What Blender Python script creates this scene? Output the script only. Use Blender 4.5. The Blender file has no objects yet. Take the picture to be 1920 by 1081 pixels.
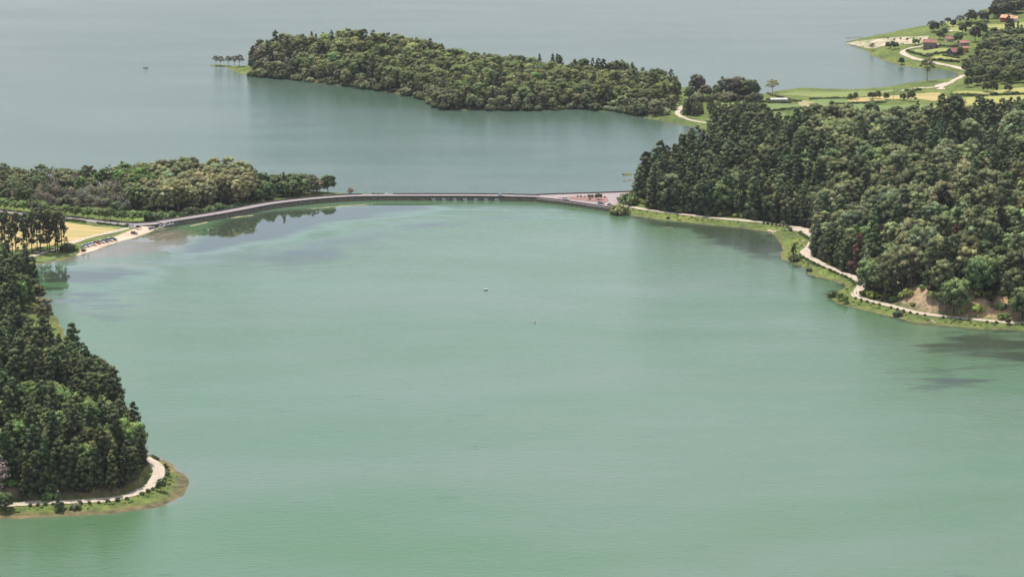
import bpy, bmesh, math, random
import numpy as np
from mathutils import Vector

# ------------------------------------------------------------------ camera, sky, sun, exposure
CAM_H, FPX, PITCH = 300.0, 4860.0, math.radians(12.06)
scene = bpy.context.scene
COL = scene.collection
cam_d = bpy.data.cameras.new('camera'); cam = bpy.data.objects.new('camera', cam_d); COL.objects.link(cam)
cam.location = (0, 0, CAM_H); cam.rotation_euler = (math.pi / 2 - PITCH, 0, 0)
cam_d.sensor_width = 36.0; cam_d.lens = 36.0 * FPX / 1920.0
cam_d.clip_start = 1.0; cam_d.clip_end = 60000.0
scene.camera = cam

SUN_EL, SUN_AZ = math.radians(70), math.radians(-40)     # azimuth from +Y (away from the viewer) towards +X
world = bpy.data.worlds.new('World'); scene.world = world; world.use_nodes = True
wn = world.node_tree; wn.nodes.clear()
sky = wn.nodes.new('ShaderNodeTexSky'); sky.sky_type = 'NISHITA'; sky.sun_disc = False
sky.sun_elevation = SUN_EL; sky.sun_rotation = SUN_AZ
sky.altitude = 300; sky.air_density = 1.0; sky.dust_density = 2.0; sky.ozone_density = 1.0
bg = wn.nodes.new('ShaderNodeBackground'); bg.inputs['Strength'].default_value = 0.12
wo = wn.nodes.new('ShaderNodeOutputWorld')
# thin broken cloud over the whole sky
wtc = wn.nodes.new('ShaderNodeTexCoord'); wcl = wn.nodes.new('ShaderNodeTexNoise'); wcl.inputs['Scale'].default_value = 3.0; wcl.inputs['Detail'].default_value = 6
wra = wn.nodes.new('ShaderNodeMapRange'); wra.inputs[1].default_value = .35; wra.inputs[2].default_value = .65; wra.inputs[3].default_value = .18; wra.inputs[4].default_value = .50
wmx = wn.nodes.new('ShaderNodeMix'); wmx.data_type = 'RGBA'; wmx.inputs[7].default_value = (7.6, 7.5, 7.9, 1)
wn.links.new(wtc.outputs['Generated'], wcl.inputs['Vector']); wn.links.new(wcl.outputs[0], wra.inputs[0]); wn.links.new(wra.outputs[0], wmx.inputs[0])
wn.links.new(sky.outputs[0], wmx.inputs[6]); wn.links.new(wmx.outputs[2], bg.inputs[0]); wn.links.new(bg.outputs[0], wo.inputs[0])
sl = bpy.data.lights.new('sun', 'SUN'); sl.energy = 4.2; sl.angle = math.radians(0.5); sl.color = (1.0, 0.95, 0.87)
sun = bpy.data.objects.new('sun', sl); COL.objects.link(sun)
sd = Vector((math.cos(SUN_EL) * math.sin(SUN_AZ), math.cos(SUN_EL) * math.cos(SUN_AZ), math.sin(SUN_EL)))
sun.rotation_euler = (-sd).to_track_quat('-Z', 'Y').to_euler()
vs = scene.view_settings
vs.view_transform = 'Standard'; vs.look = 'None'; vs.exposure = 0.35; vs.gamma = 1.0; vs.use_curve_mapping = False
scene.cycles.use_denoising = True
scene.cycles.max_bounces = 5; scene.cycles.diffuse_bounces = 2; scene.cycles.glossy_bounces = 2
scene.cycles.transmission_bounces = 3; scene.cycles.transparent_max_bounces = 4; scene.cycles.volume_bounces = 0
HAZE = 0.00002

rng = np.random.default_rng(7); random.seed(7)

# ------------------------------------------------------------------ measuring: bearing + depression -> metres
CP, SP = math.cos(PITCH), math.sin(PITCH)
def P(u, v, z=0.0):
    a, b = (u - 960.0) / FPX, -(v - 540.0) / FPX
    d = (a, CP + b * SP, -SP + b * CP)
    t = (z - CAM_H) / d[2]
    return np.array((a * t, d[1] * t, z))
def PX(pts, z=0.0): return np.array([P(u, v, z) for u, v in pts])
def proj(p):
    x, y, z = p[..., 0], p[..., 1], p[..., 2] - CAM_H
    f = y * CP - z * SP; upv = y * SP + z * CP
    return 960 + FPX * x / f, 540 - FPX * upv / f, f

def smooth(pts, step=4.0, closed=False):
    """Catmull-Rom through the points, resampled at an even step."""
    p = np.asarray(pts, float); n = len(p); out = []
    m = n if closed else n - 1
    for i in range(m):
        p1, p2 = p[i], p[(i + 1) % n]
        p0 = p[(i - 1) % n] if (closed or i > 0) else 2 * p1 - p2
        p3 = p[(i + 2) % n] if (closed or i + 2 < n) else 2 * p2 - p1
        k = max(2, int(np.linalg.norm(p2 - p1) / 2.0))
        k = min(k, 60)
        t = np.linspace(0, 1, k, endpoint=False)[:, None]
        out.append(0.5 * (2 * p1 + (p2 - p0) * t + (2 * p0 - 5 * p1 + 4 * p2 - p3) * t ** 2 + (3 * p1 - p0 - 3 * p2 + p3) * t ** 3))
    if not closed: out.append(p[-1:])
    q = np.vstack(out)
    if closed: q = np.vstack([q, q[:1]])
    s = np.concatenate([[0], np.cumsum(np.linalg.norm(np.diff(q, axis=0), axis=1))])
    k = max(2, int(s[-1] / step)); t = np.linspace(0, s[-1], k + 1)
    r = np.stack([np.interp(t, s, q[:, j]) for j in range(q.shape[1])], 1)
    return r[:-1] if closed else r

def pdist(pts, poly, closed=False):
    """distance of pts (n,2) to a polyline."""
    a = np.asarray(poly, float)[:, :2]; b = np.roll(a, -1, 0)
    if not closed: a, b = a[:-1], b[:-1]
    best = np.full(len(pts), 1e18)
    for p0, p1 in zip(a, b):
        d = p1 - p0; L = d @ d + 1e-9
        t = np.clip(((pts[:, 0] - p0[0]) * d[0] + (pts[:, 1] - p0[1]) * d[1]) / L, 0, 1)
        q = (pts[:, 0] - p0[0] - t * d[0]) ** 2 + (pts[:, 1] - p0[1] - t * d[1]) ** 2
        np.minimum(best, q, out=best)
    return np.sqrt(best)
def inside(pts, poly):
    a = np.asarray(poly, float)[:, :2]; r = np.zeros(len(pts), bool)
    for p0, p1 in zip(a, np.roll(a, -1, 0)):
        if p0[1] == p1[1]: continue
        c = (p0[1] > pts[:, 1]) != (p1[1] > pts[:, 1])
        r ^= c & (pts[:, 0] < (p1[0] - p0[0]) * (pts[:, 1] - p0[1]) / (p1[1] - p0[1]) + p0[0])
    return r
def sdist(pts, poly):
    d = pdist(pts, poly, True); return np.where(inside(pts, poly), d, -d)
def sstep(x): x = np.clip(x, 0, 1); return x * x * (3 - 2 * x)
def vnoise(pts, scale, seed=0):
    """smooth value noise, about -1..1"""
    r = np.random.default_rng(seed).random((64, 64)) * 2 - 1
    p = np.asarray(pts)[..., :2] / scale; i = np.floor(p).astype(int); f = p - i; f = f * f * (3 - 2 * f)
    x0, y0 = i[..., 0] % 64, i[..., 1] % 64; x1, y1 = (x0 + 1) % 64, (y0 + 1) % 64
    return (r[x0, y0] * (1 - f[..., 0]) + r[x1, y0] * f[..., 0]) * (1 - f[..., 1]) + (r[x0, y1] * (1 - f[..., 0]) + r[x1, y1] * f[..., 0]) * f[..., 1]

# ------------------------------------------------------------------ shorelines (surveyed, metres)
W_near = [(0,971),(37,971),(100,967),(175,965),(225,960),(275,954),(312,947),(337,935),(350,917),(355,902),(356,891),(335,885),(322,870),(302,856),(280,848),
          (268,830),(255,795),(235,755),(205,712),(165,672),(138,642),(122,620),(114,605),(107,592),(95,582),(80,572),(70,555),(62,530),(58,510),(64,498),(75,494),
          (100,489),(130,483),(160,474),(200,460),(235,450),(262,441),(285,433),(330,416),(400,402),(450,393),(500,383),(550,377),(620,371),(690,368),(722,366.5)]
W_far = [(722,364),(690,362.5),(650,362),(620,360),(590,357),(540,353),(480,349),(400,346),(300,343),(250,341),(225,338),(200,336),(150,334),(80,334),(0,334),(-200,334),(-500,340)]
land_w = np.vstack([PX(W_near)[:, :2], PX(W_far)[:, :2], [[-620, 1500], [-620, 1000], [-400, 930]], PX([(-250, 985)])[:, :2]])
E_near = [(1140,384),(1150,393),(1165,399),(1180,403),(1215,409),(1260,413),(1300,418),(1350,424),(1400,429),(1440,435),(1450,442),(1466,456),(1467,467),(1461,480),(1477,490),(1500,500),
          (1517,514),(1545,522),(1575,530),(1582,536),(1560,550),(1558,560),(1580,572),(1615,580),(1665,592),(1715,604),(1765,610),(1840,616),(1920,621),(2050,632)]
E_back = [(1920,8),(1850,29),(1790,43),(1740,56),(1700,62),(1640,67),(1603,74),(1582,81),(1600,86),(1625,97),(1640,106),(1670,118),(1690,123),(1725,127),(1760,130),(1785,134),(1796,139),
          (1782,147),(1740,150),(1700,155),(1660,162),(1600,167),(1550,166),(1500,165),(1450,171),(1430,176),(1380,172),(1300,165),(1200,156),(1100,148),(1000,140),(900,135),(800,130),
          (700,123),(600,118),(520,116),(480,118),(447,124),(425,121.5),(397,121),(391,123.5),(420,126),(432,130),(440,135),(480,143),(540,149),(600,155),(700,168),(800,187),(815,202),
          (850,206),(1000,207),(1035,208),(1060,203),(1105,205),(1120,208),(1160,210),(1200,219),(1225,224),(1270,233),(1300,238),(1325,246),(1345,258),(1335,280),(1295,305),(1255,330),(1215,345),(1180,356),(1160,360)]
land_e = np.vstack([PX(E_near)[:, :2], [[480, 1180], [950, 1250], [1150, 2000], [1150, 3300]], PX(E_back)[:, :2]])
land_w = smooth(land_w, 8.0, True); land_e = smooth(land_e, 8.0, True)

def offset(line, o):
    p = np.asarray(line)[:, :2]; t = np.gradient(p, axis=0); t /= np.linalg.norm(t, axis=1)[:, None] + 1e-9
    return p + np.stack([-t[:, 1], t[:, 0]], 1) * o
path_r_px = [(1168,383),(1175,385),(1210,392),(1240,396),(1272.5,400.6),(1310,404.5),(1347,408.5),(1397,413.5),(1437,417),(1475,422.5),(1502,428),(1522,437),(1526,450),(1517,464),(1508,472.5),
             (1513,480),(1527,487),(1550,499),(1575,510),(1600,519),(1613,527),(1615,534),(1610,543),(1603,551),(1616,559),(1651,568),(1686,577),(1739,589),(1792,595),(1846,600),(1916,605),(2000,612),(2150,622),(2300,630)]
path_l_px = [(-600,985),(-200,962),(-60,950),(20,946),(75,941),(125,940),(170,938),(215,934),(250,926),(278,913),(293,898),(298,882),(292,868),(278,857),(264,846),(256,836)]
path_r = smooth(PX(path_r_px, 1.6)[:, :2], 3.0); path_l = smooth(PX(path_l_px, 1.6)[:, :2], 3.0)
# hills: a front foot and a back foot
RH_front = smooth(offset(path_r[6:], 3.6), 8.0)
RH_back = PX([(2400,232),(2100,234),(1920,236),(1800,240),(1700,243),(1600,247),(1500,254),(1420,259),(1360,264),(1330,285),(1290,308),(1250,332),(1205,350),(1185,370)])[:, :2]
RH = np.vstack([RH_front, RH_back])
LH_front = smooth(offset(path_l[:-6], 3.6), 8.0)
LH_back = PX([(255,822),(240,795),(220,775),(196,752),(165,728),(130,708),(105,690),(88,665),(72,635),(60,608),(50,585),(40,558),(30,528),(-10,505),(-100,490),(-600,480)])[:, :2]
LH = np.vstack([LH_front, LH_back])
PH_front = PX([(468,142),(540,149.5),(600,156),(700,169),(800,188),(815,203),(850,207),(1000,208),(1035,209),(1060,204),(1105,206),(1120,208),(1160,210),(1200,218),(1230,221),(1252,212),(1266,206)])[:, :2]
PH_back = PX([(1276,190),(1262,175),(1200,158),(1100,150),(1000,142),(900,137),(800,132),(700,125),(600,120),(520,118),(480,121)])[:, :2]
PH = np.vstack([PH_front, PH_back])

def hfun(pts):
    d = np.maximum(sdist(pts, land_w), sdist(pts, land_e))
    d = d + 1.1 * vnoise(pts, 6.5, 77) + .7 * vnoise(pts, 14, 78)
    h = np.where(d < 0, np.maximum(d * 0.25, -3), 1.5 * sstep(d / 11.0) + 0.02 * np.clip(d, 0, 3))
    h = h + np.where(d > 4, 0.35 * vnoise(pts, 9, 3), 0) * sstep(d / 15)
    m = inside(pts, RH); q = pts[m]
    if len(q):
        f, b = pdist(q, RH_front), pdist(q, RH_back)
        h[m] += (44 - 25 * sstep((q[:, 0] - 150) / 190)) * sstep(f / 125 * (1 + 0.2 * vnoise(q, 35, 5)) + 0.04) * sstep(b / 360) * (1 + 0.10 * vnoise(q, 60, 9)) * np.clip(f / 6, 0, 1)
        cl = sstep((q[:, 0] - 200) / 25)                                           # the cut earth cliff beside the path
        h[m] += 8 * cl * sstep((f - 1.5) / 8) * sstep(b / 120) * (0.75 + 0.4 * vnoise(q, 16, 13) + .35 * vnoise(q, 6, 14))
    m = inside(pts, LH); q = pts[m]
    if len(q):
        f, b = pdist(q, LH_front), pdist(q, LH_back)
        h[m] += 24 * sstep(f / 110) * sstep(b / 120) * (1 + 0.12 * vnoise(q, 40, 11)) + 5 * sstep(f / 7) * sstep(b / 7)
    m = inside(pts, PH); q = pts[m]
    if len(q):
        f, b = pdist(q, PH_front), pdist(q, PH_back)
        w = 3 + 16 * (1 - sstep((q[:, 0] + 150) / 190))
        h[m] += w * sstep(f / 75) * sstep(b / 55) * (1 + 0.25 * vnoise(q, 70, 21))
    vc = P(2000, 55)[:2]
    g = np.exp(-(((pts[:, 0] - vc[0]) / 260) ** 2 + ((pts[:, 1] - vc[1]) / 420) ** 2))
    h = h + np.where(d > 0, 20 * g * sstep(d / 60), 0)
    return h, d

GX0, GX1, GY0, GY1, GS = -640.0, 1000.0, 900.0, 3260.0, 3.5
gxs = np.arange(GX0, GX1 + .1, GS); gys = np.arange(GY0, GY1 + .1, GS)
gp = np.stack(np.meshgrid(gxs, gys, indexing='ij'), -1); gsh = gp.shape[:2]
HG, DG = [a.reshape(gsh) for a in hfun(gp.reshape(-1, 2))]
def samp(G, x, y):
    x = np.clip((np.asarray(x, float) - GX0) / GS, 0, gsh[0] - 1.001); y = np.clip((np.asarray(y, float) - GY0) / GS, 0, gsh[1] - 1.001)
    i, j = x.astype(int), y.astype(int); f, g = x - i, y - j
    return (G[i, j] * (1 - f) + G[i + 1, j] * f) * (1 - g) + (G[i, j + 1] * (1 - f) + G[i + 1, j + 1] * f) * g
def H(x, y): return samp(HG, x, y)
def G(u, v):
    """the ground point seen at a bearing and depression."""
    z = 0.0
    for _ in range(12):
        p = P(u, v, z); z += 0.6 * (max(0.0, float(H(p[0], p[1]))) - z)
    p = P(u, v, z); p[2] = max(0.0, float(H(p[0], p[1]))); return p

# ------------------------------------------------------------------ materials
def mat(name, build, **kw):
    m = bpy.data.materials.new(name); m.use_nodes = True; nt = m.node_tree; nt.nodes.clear()
    out = nt.nodes.new('ShaderNodeOutputMaterial'); b = nt.nodes.new('ShaderNodeBsdfPrincipled')
    nt.links.new(b.outputs[0], out.inputs[0]); b.inputs['Roughness'].default_value = 0.9
    b.inputs['Specular IOR Level'].default_value = 0.2
    build(nt, b, out); return m
def N(nt, t, **kw):
    n = nt.nodes.new(t)
    for k, v in kw.items():
        if k in n.inputs: n.inputs[k].default_value = v
        else: setattr(n, k, v)
    return n
def noise_col(nt, c0, c1, scale, detail=5, lo=.35, hi=.65, coord='Object', stretch=None):
    tc = N(nt, 'ShaderNodeTexCoord'); n = N(nt, 'ShaderNodeTexNoise', Scale=scale, Detail=detail)
    if stretch:
        mp = N(nt, 'ShaderNodeMapping'); mp.inputs['Scale'].default_value = stretch[:3]; mp.inputs['Rotation'].default_value = (0, 0, stretch[3])
        nt.links.new(tc.outputs[coord], mp.inputs[0]); nt.links.new(mp.outputs[0], n.inputs['Vector'])
    else: nt.links.new(tc.outputs[coord], n.inputs['Vector'])
    r = N(nt, 'ShaderNodeValToRGB'); e = r.color_ramp.elements
    e[0].position, e[0].color = lo, (*c0, 1); e[1].position, e[1].color = hi, (*c1, 1)
    nt.links.new(n.outputs[0], r.inputs[0]); return r
def plain(name, c0, c1=None, scale=1.0, rough=.9, spec=.2, metal=0.0, bump=0.0, stretch=None):
    c1 = c1 or tuple(x * 0.8 for x in c0)
    def f(nt, b, out):
        r = noise_col(nt, c0, c1, scale, stretch=stretch); nt.links.new(r.outputs[0], b.inputs['Base Color'])
        b.inputs['Roughness'].default_value = rough; b.inputs['Specular IOR Level'].default_value = spec; b.inputs['Metallic'].default_value = metal
        if bump:
            tc = N(nt, 'ShaderNodeTexCoord'); n = N(nt, 'ShaderNodeTexNoise', Scale=scale * 2, Detail=6); bp = N(nt, 'ShaderNodeBump', Strength=bump, Distance=.3)
            nt.links.new(tc.outputs['Object'], n.inputs['Vector']); nt.links.new(n.outputs[0], bp.inputs['Height']); nt.links.new(bp.outputs[0], b.inputs['Normal'])
    return mat(name, f)
def objcol(name, rough=.35, spec=.5, coat=0.0):
    def f(nt, b, out):
        oi = N(nt, 'ShaderNodeObjectInfo'); nt.links.new(oi.outputs['Color'], b.inputs['Base Color'])
        b.inputs['Roughness'].default_value = rough; b.inputs['Specular IOR Level'].default_value = spec; b.inputs['Coat Weight'].default_value = coat
    return mat(name, f)
def f_leaf(nt, b, out):
    oi = N(nt, 'ShaderNodeObjectInfo'); at = N(nt, 'ShaderNodeAttribute', attribute_name='tint')
    mx = N(nt, 'ShaderNodeMix', data_type='RGBA', blend_type='MULTIPLY'); mx.inputs[0].default_value = 1
    nt.links.new(oi.outputs['Color'], mx.inputs[6]); nt.links.new(at.outputs['Color'], mx.inputs[7])
    nt.links.new(mx.outputs[2], b.inputs['Base Color']); b.inputs['Roughness'].default_value = .7; b.inputs['Specular IOR Level'].default_value = .25
    nb = N(nt, 'ShaderNodeAttribute', attribute_name='bend'); vt = N(nt, 'ShaderNodeVectorTransform', vector_type='NORMAL', convert_from='OBJECT', convert_to='WORLD')
    nt.links.new(nb.outputs['Vector'], vt.inputs[0]); nt.links.new(vt.outputs[0], b.inputs['Normal'])
    tr = N(nt, 'ShaderNodeBsdfTranslucent'); nt.links.new(vt.outputs[0], tr.inputs['Normal']); nt.links.new(mx.outputs[2], tr.inputs['Color'])
    ms = N(nt, 'ShaderNodeMixShader'); ms.inputs[0].default_value = .16
    nt.links.new(b.outputs[0], ms.inputs[1]); nt.links.new(tr.outputs[0], ms.inputs[2]); nt.links.new(ms.outputs[0], out.inputs[0])
M_leaf = mat('foliage', f_leaf)
M_bark = plain('bark', (.10, .085, .07), (.05, .04, .032), 2)
M_palebark = plain('pale_bark', (.30, .26, .21), (.18, .15, .12), 2)
def f_terrain(nt, b, out):
    at = N(nt, 'ShaderNodeAttribute', attribute_name='ground')
    r = noise_col(nt, (.55, .60, .55), (1.38, 1.30, 1.15), .30, 10, .3, .7)
    r2 = noise_col(nt, (.75, .8, .8), (1.25, 1.2, 1.0), .035, 4, .35, .65)
    a = N(nt, 'ShaderNodeMix', data_type='RGBA', blend_type='MULTIPLY'); a.inputs[0].default_value = 1
    c = N(nt, 'ShaderNodeMix', data_type='RGBA', blend_type='MULTIPLY'); c.inputs[0].default_value = 1
    nt.links.new(at.outputs['Color'], a.inputs[6]); nt.links.new(r.outputs[0], a.inputs[7])
    nt.links.new(a.outputs[2], c.inputs[6]); nt.links.new(r2.outputs[0], c.inputs[7]); nt.links.new(c.outputs[2], b.inputs['Base Color'])
    tc = N(nt, 'ShaderNodeTexCoord'); n = N(nt, 'ShaderNodeTexNoise', Scale=.8, Detail=6); bp = N(nt, 'ShaderNodeBump', Strength=.8, Distance=.6)
    nt.links.new(tc.outputs['Object'], n.inputs['Vector']); nt.links.new(n.outputs[0], bp.inputs['Height']); nt.links.new(bp.outputs[0], b.inputs['Normal'])
    b.inputs['Specular IOR Level'].default_value = .1
M_terrain = mat('terrain', f_terrain)
M_path = plain('pale_dirt', (.55, .46, .365), (.34, .285, .22), .6, bump=.4)
M_road = plain('asphalt_pink_grey', (.30, .26, .255), (.24, .21, .21), .3)
M_plaza = plain('paving_pink_grey', (.33, .275, .27), (.27, .23, .23), .5)
M_island = plain('red_earth_paving', (.30, .17, .145), (.22, .13, .115), .5)
M_stone = plain('basalt_wall', (.27, .23, .17), (.12, .105, .08), .8, bump=.6)
M_cop = plain('basalt_coping', (.10, .09, .085), (.065, .06, .055), .9)
M_sand = plain('beach_sand', (.60, .45, .33), (.46, .34, .25), .15, bump=.3)
M_dry = plain('dry_reed_bank', (.40, .34, .18), (.20, .18, .09), .6, bump=.5)
M_mud = plain('mud_bank', (.20, .16, .11), (.10, .085, .06), .4, bump=.5)

def f_water(nt, b, out):
    at = N(nt, 'ShaderNodeAttribute', attribute_name='zones'); sp = N(nt, 'ShaderNodeSeparateColor')
    nt.links.new(at.outputs['Color'], sp.inputs[0])
    tc = N(nt, 'ShaderNodeTexCoord')
    def noi(scale, sx, sy, det=4, rough=.5):
        mp = N(nt, 'ShaderNodeMapping'); mp.inputs['Scale'].default_value = (sx, sy, 1); nt.links.new(tc.outputs['Object'], mp.inputs[0])
        n = N(nt, 'ShaderNodeTexNoise', Scale=scale, Detail=det, Roughness=rough); nt.links.new(mp.outputs[0], n.inputs['Vector']); return n
    def mth(op, a, b_=None, c_=None, clamp=False):
        m = N(nt, 'ShaderNodeMath', operation=op, use_clamp=clamp)
        for i, x in enumerate((a, b_, c_)):
            if x is None: continue
            if isinstance(x, (int, float)): m.inputs[i].default_value = x
            else: nt.links.new(x, m.inputs[i])
        return m.outputs[0]
    edge = noi(.07, .32, 1.0, 9, .70)
    def eroded(ch, k=1.3, gain=3.0):       # ragged edge on a soft zone
        return mth('MULTIPLY_ADD', mth('ADD', mth('MULTIPLY_ADD', edge.outputs[0], k, -.5 * k), sp.outputs[ch]), gain, -.5 * gain + .5, True)
    calm, shal, weed_and_reflection = eroded(0, 2.8, 5.0), eroded(1, 1.0, 1.8), eroded(2, 2.4, 2.4)
    def mix(f, a, c):
        m = N(nt, 'ShaderNodeMix', data_type='RGBA')
        if isinstance(f, (int, float)): m.inputs[0].default_value = f
        else: nt.links.new(f, m.inputs[0])
        for s, x in ((6, a), (7, c)):
            if isinstance(x, tuple): m.inputs[s].default_value = (*x, 1)
            else: nt.links.new(x, m.inputs[s])
        return m.outputs[2]
    cloud = noi(.009, .45, 1.0, 6, .6)
    cl = mth('MULTIPLY_ADD', cloud.outputs[0], 3.0, -1.0, True)
    green = mix(cl, (.062, .138, .056), (.104, .158, .104))
    blue = mix(cl, (.050, .088, .064), (.068, .102, .080))
    body = mix(at.outputs['Alpha'], green, blue)
    body = mix(shal, body, (.155, .14, .10)); body = mix(weed_and_reflection, body, (.040, .056, .036))  # last mix darkens weed beds and paints in the trees' dark reflection
    nt.links.new(body, b.inputs['Base Color'])
    ruff = mth('SUBTRACT', 1.0, calm)
    wind = noi(.014, .35, 1.2, 7, .62)
    wv = mth('MULTIPLY_ADD', wind.outputs[0], 2.6, -.8, True)
    nt.links.new(mth('MULTIPLY_ADD', ruff, mth('MULTIPLY_ADD', wv, .03, .045), .025), b.inputs['Roughness'])
    nt.links.new(mth('MULTIPLY_ADD', at.outputs['Alpha'], -.27, 1.44), b.inputs['IOR']); b.inputs['Specular IOR Level'].default_value = .5
    r1 = noi(.30, .55, 1.0, 6, .65); r2 = noi(1.1, .7, 1.0, 3)
    hgt = mth('MULTIPLY_ADD', r2.outputs[0], .25, r1.outputs[0])
    bp = N(nt, 'ShaderNodeBump', Distance=.55); nt.links.new(hgt, bp.inputs['Height'])
    nt.links.new(mth('MULTIPLY', mth('MULTIPLY_ADD', wv, .45, .55), mth('MULTIPLY_ADD', ruff, .6, .01)), bp.inputs['Strength'])
    nt.links.new(bp.outputs[0], b.inputs['Normal'])
M_water = mat('lake_water', f_water)
M_pond = plain('pond_water', (.03, .03, .028), (.05, .05, .045), .1, rough=.06, spec=.5)

# ------------------------------------------------------------------ object helpers
def link(name, me, m=None, parent=None):
    o = bpy.data.objects.new(name, me); COL.objects.link(o)
    if m is not None and me is not None and not me.materials: me.materials.append(m)
    if parent is not None: o.parent = parent
    return o
def mesh(name, v, f):
    me = bpy.data.meshes.new(name); me.from_pydata([tuple(map(float, x)) for x in v], [], [tuple(map(int, x)) for x in f]); me.update(); return me
def tag(o, label=None, cat=None, group=None, kind=None):
    if label: o['label'] = label
    if cat: o['category'] = cat
    if group: o['group'] = group
    if kind: o['kind'] = kind
    return o
def empty(name, loc=(0, 0, 0), rz=0.0, label=None, cat=None, group=None):
    o = bpy.data.objects.new(name, None); COL.objects.link(o); o.location = [float(x) for x in loc]; o.rotation_euler = (0, 0, rz)
    o.empty_display_size = .1; return tag(o, label, cat, group)
def sweep(line, profile, closed=False, zfun=None):
    """profile [(offset to the left of travel, z)] along a ground line (n,2 or n,3) -> verts, faces"""
    p = np.asarray(line, float); z = p[:, 2] if p.shape[1] > 2 else np.zeros(len(p)); p = p[:, :2]
    t = np.gradient(p, axis=0); t /= np.linalg.norm(t, axis=1)[:, None] + 1e-9; n = np.stack([-t[:, 1], t[:, 0]], 1)
    v, f = [], []; k = len(profile)
    for i in range(len(p)):
        for o, dz in profile:
            q = p[i] + n[i] * o; v.append((q[0], q[1], (zfun(q[0], q[1]) if zfun else z[i]) + dz))
    m = k if closed else k - 1
    for i in range(len(p) - 1):
        for j in range(m):
            a, b = i * k + j, i * k + (j + 1) % k; f.append((a, b, b + k, a + k))
    if closed:
        f.append(tuple(range(k))[::-1]); f.append(tuple(range((len(p) - 1) * k, len(p) * k)))
    return v, f
def ribbon(line, wl, wr, dz, n=5, zfun=None):
    return sweep(line, [(wl + (wr - wl) * i / (n - 1), dz) for i in range(n)][::-1], zfun=zfun)
from mathutils.geometry import delaunay_2d_cdt
def patch(pts, dz, flat=False, step=5.0):
    """a polygon draped over the ground"""
    p = np.asarray(pts, float)[:, :2]; n = len(p)
    g = np.stack(np.meshgrid(np.arange(p[:, 0].min(), p[:, 0].max(), step), np.arange(p[:, 1].min(), p[:, 1].max(), step)), -1).reshape(-1, 2)
    if len(g): g = g[sdist(g, p) > step * .4]
    q = np.vstack([p, g]) if len(g) else p
    r = delaunay_2d_cdt([Vector(x) for x in q], [(i, (i + 1) % n) for i in range(n)], [tuple(range(n))], 1, 1e-4)
    v = np.array([tuple(x) for x in r[0]]); z = H(v[:, 0], v[:, 1]); z = np.full(len(v), z.max()) if flat else z
    me = mesh('patch', np.column_stack([v, z + dz]), r[2])
    if len(me.polygons) and me.polygons[0].normal.z < 0: me.flip_normals()
    return me

# ------------------------------------------------------------------ terrain
PATHS = {}
def path_line(px, step=3.0, z=1.5):
    return smooth(np.array([G(u, v)[:2] for u, v in px]), step)
path_p_px = [(1278,198),(1272,207),(1270,213),(1278,219),(1295,225),(1315,229),(1340,232),(1366,233),(1390,236)]
path_p = path_line(path_p_px)
path_v1 = path_line([(1745,82),(1730,86),(1711,89),(1697,93.5),(1692,98),(1703,105),(1721,111),(1736,114),(1751,117.5),(1775,122),(1800,127.5),(1815,131)])
path_v2 = path_line([(1690,170),(1720,165),(1745,164),(1768,161),(1783,154),(1797,147),(1806,140)])
path_v3 = path_line([(1782,59),(1790,54),(1800,51),(1815,48)])
path_b = path_line([(40,484),(60,480),(85,472),(110,467),(130,457),(152,449),(180,441.5),(210,435),(240,428),(256,425.5)])

tp = gp.reshape(-1, 2); th = HG.reshape(-1); td = DG.reshape(-1)
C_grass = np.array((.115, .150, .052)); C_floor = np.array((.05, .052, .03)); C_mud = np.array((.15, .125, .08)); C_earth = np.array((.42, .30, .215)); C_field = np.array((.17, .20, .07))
gc = np.tile(C_grass, (len(tp), 1))
def blend(mask, c):
    global gc
    gc = gc * (1 - mask[:, None]) + np.asarray(c) * mask[:, None]
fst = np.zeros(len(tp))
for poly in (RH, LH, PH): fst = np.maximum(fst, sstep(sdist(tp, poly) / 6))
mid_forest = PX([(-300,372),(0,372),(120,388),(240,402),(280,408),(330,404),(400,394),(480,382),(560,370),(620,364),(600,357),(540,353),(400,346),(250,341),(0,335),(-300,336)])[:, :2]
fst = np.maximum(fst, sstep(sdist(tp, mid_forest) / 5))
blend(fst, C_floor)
gr = np.gradient(HG, GS); slope = np.hypot(gr[0], gr[1]).reshape(-1)
cutx = sstep((tp[:, 0] - 190) / 20) * (pdist(tp, RH_front) < 22) * inside(tp, RH)
blend(sstep((slope - .25) / .3) * cutx * np.clip(.75 + .8 * vnoise(tp, 13, 31), 0, 1), C_earth)
blend(sstep((slope - .5) / .3) * (pdist(tp, LH_front) < 14) * inside(tp, LH), C_earth * .6)
blend(sstep((2.6 - td) / 2.2), C_mud)
blend(sstep((P(0, 930)[1] + 160 - tp[:, 1]) / 60) * sstep((5.5 - td) / 2), C_mud)
keep = (td > -7).reshape(gsh)
idx = -np.ones(gsh, int); vv = []; cc = []
ck = keep[:-1, :-1] | keep[1:, :-1] | keep[:-1, 1:] | keep[1:, 1:]
need = np.zeros(gsh, bool); need[:-1, :-1] |= ck; need[1:, :-1] |= ck; need[:-1, 1:] |= ck; need[1:, 1:] |= ck
idx[need] = np.arange(need.sum())
V = np.column_stack([gp[need], HG[need]]); GCV = gc.reshape(*gsh, 3)[need]
ii, jj = np.nonzero(ck)
F = np.stack([idx[ii, jj], idx[ii + 1, jj], idx[ii + 1, jj + 1], idx[ii, jj + 1]], 1)
def fast_mesh(name, V, F):
    me = bpy.data.meshes.new(name); k = F.shape[1]
    me.vertices.add(len(V)); me.vertices.foreach_set('co', np.asarray(V, np.float32).ravel())
    me.loops.add(F.size); me.loops.foreach_set('vertex_index', F.astype(np.int32).ravel())
    me.polygons.add(len(F)); me.polygons.foreach_set('loop_start', np.arange(0, F.size, k, dtype=np.int32))
    me.update(calc_edges=True); return me
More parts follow.
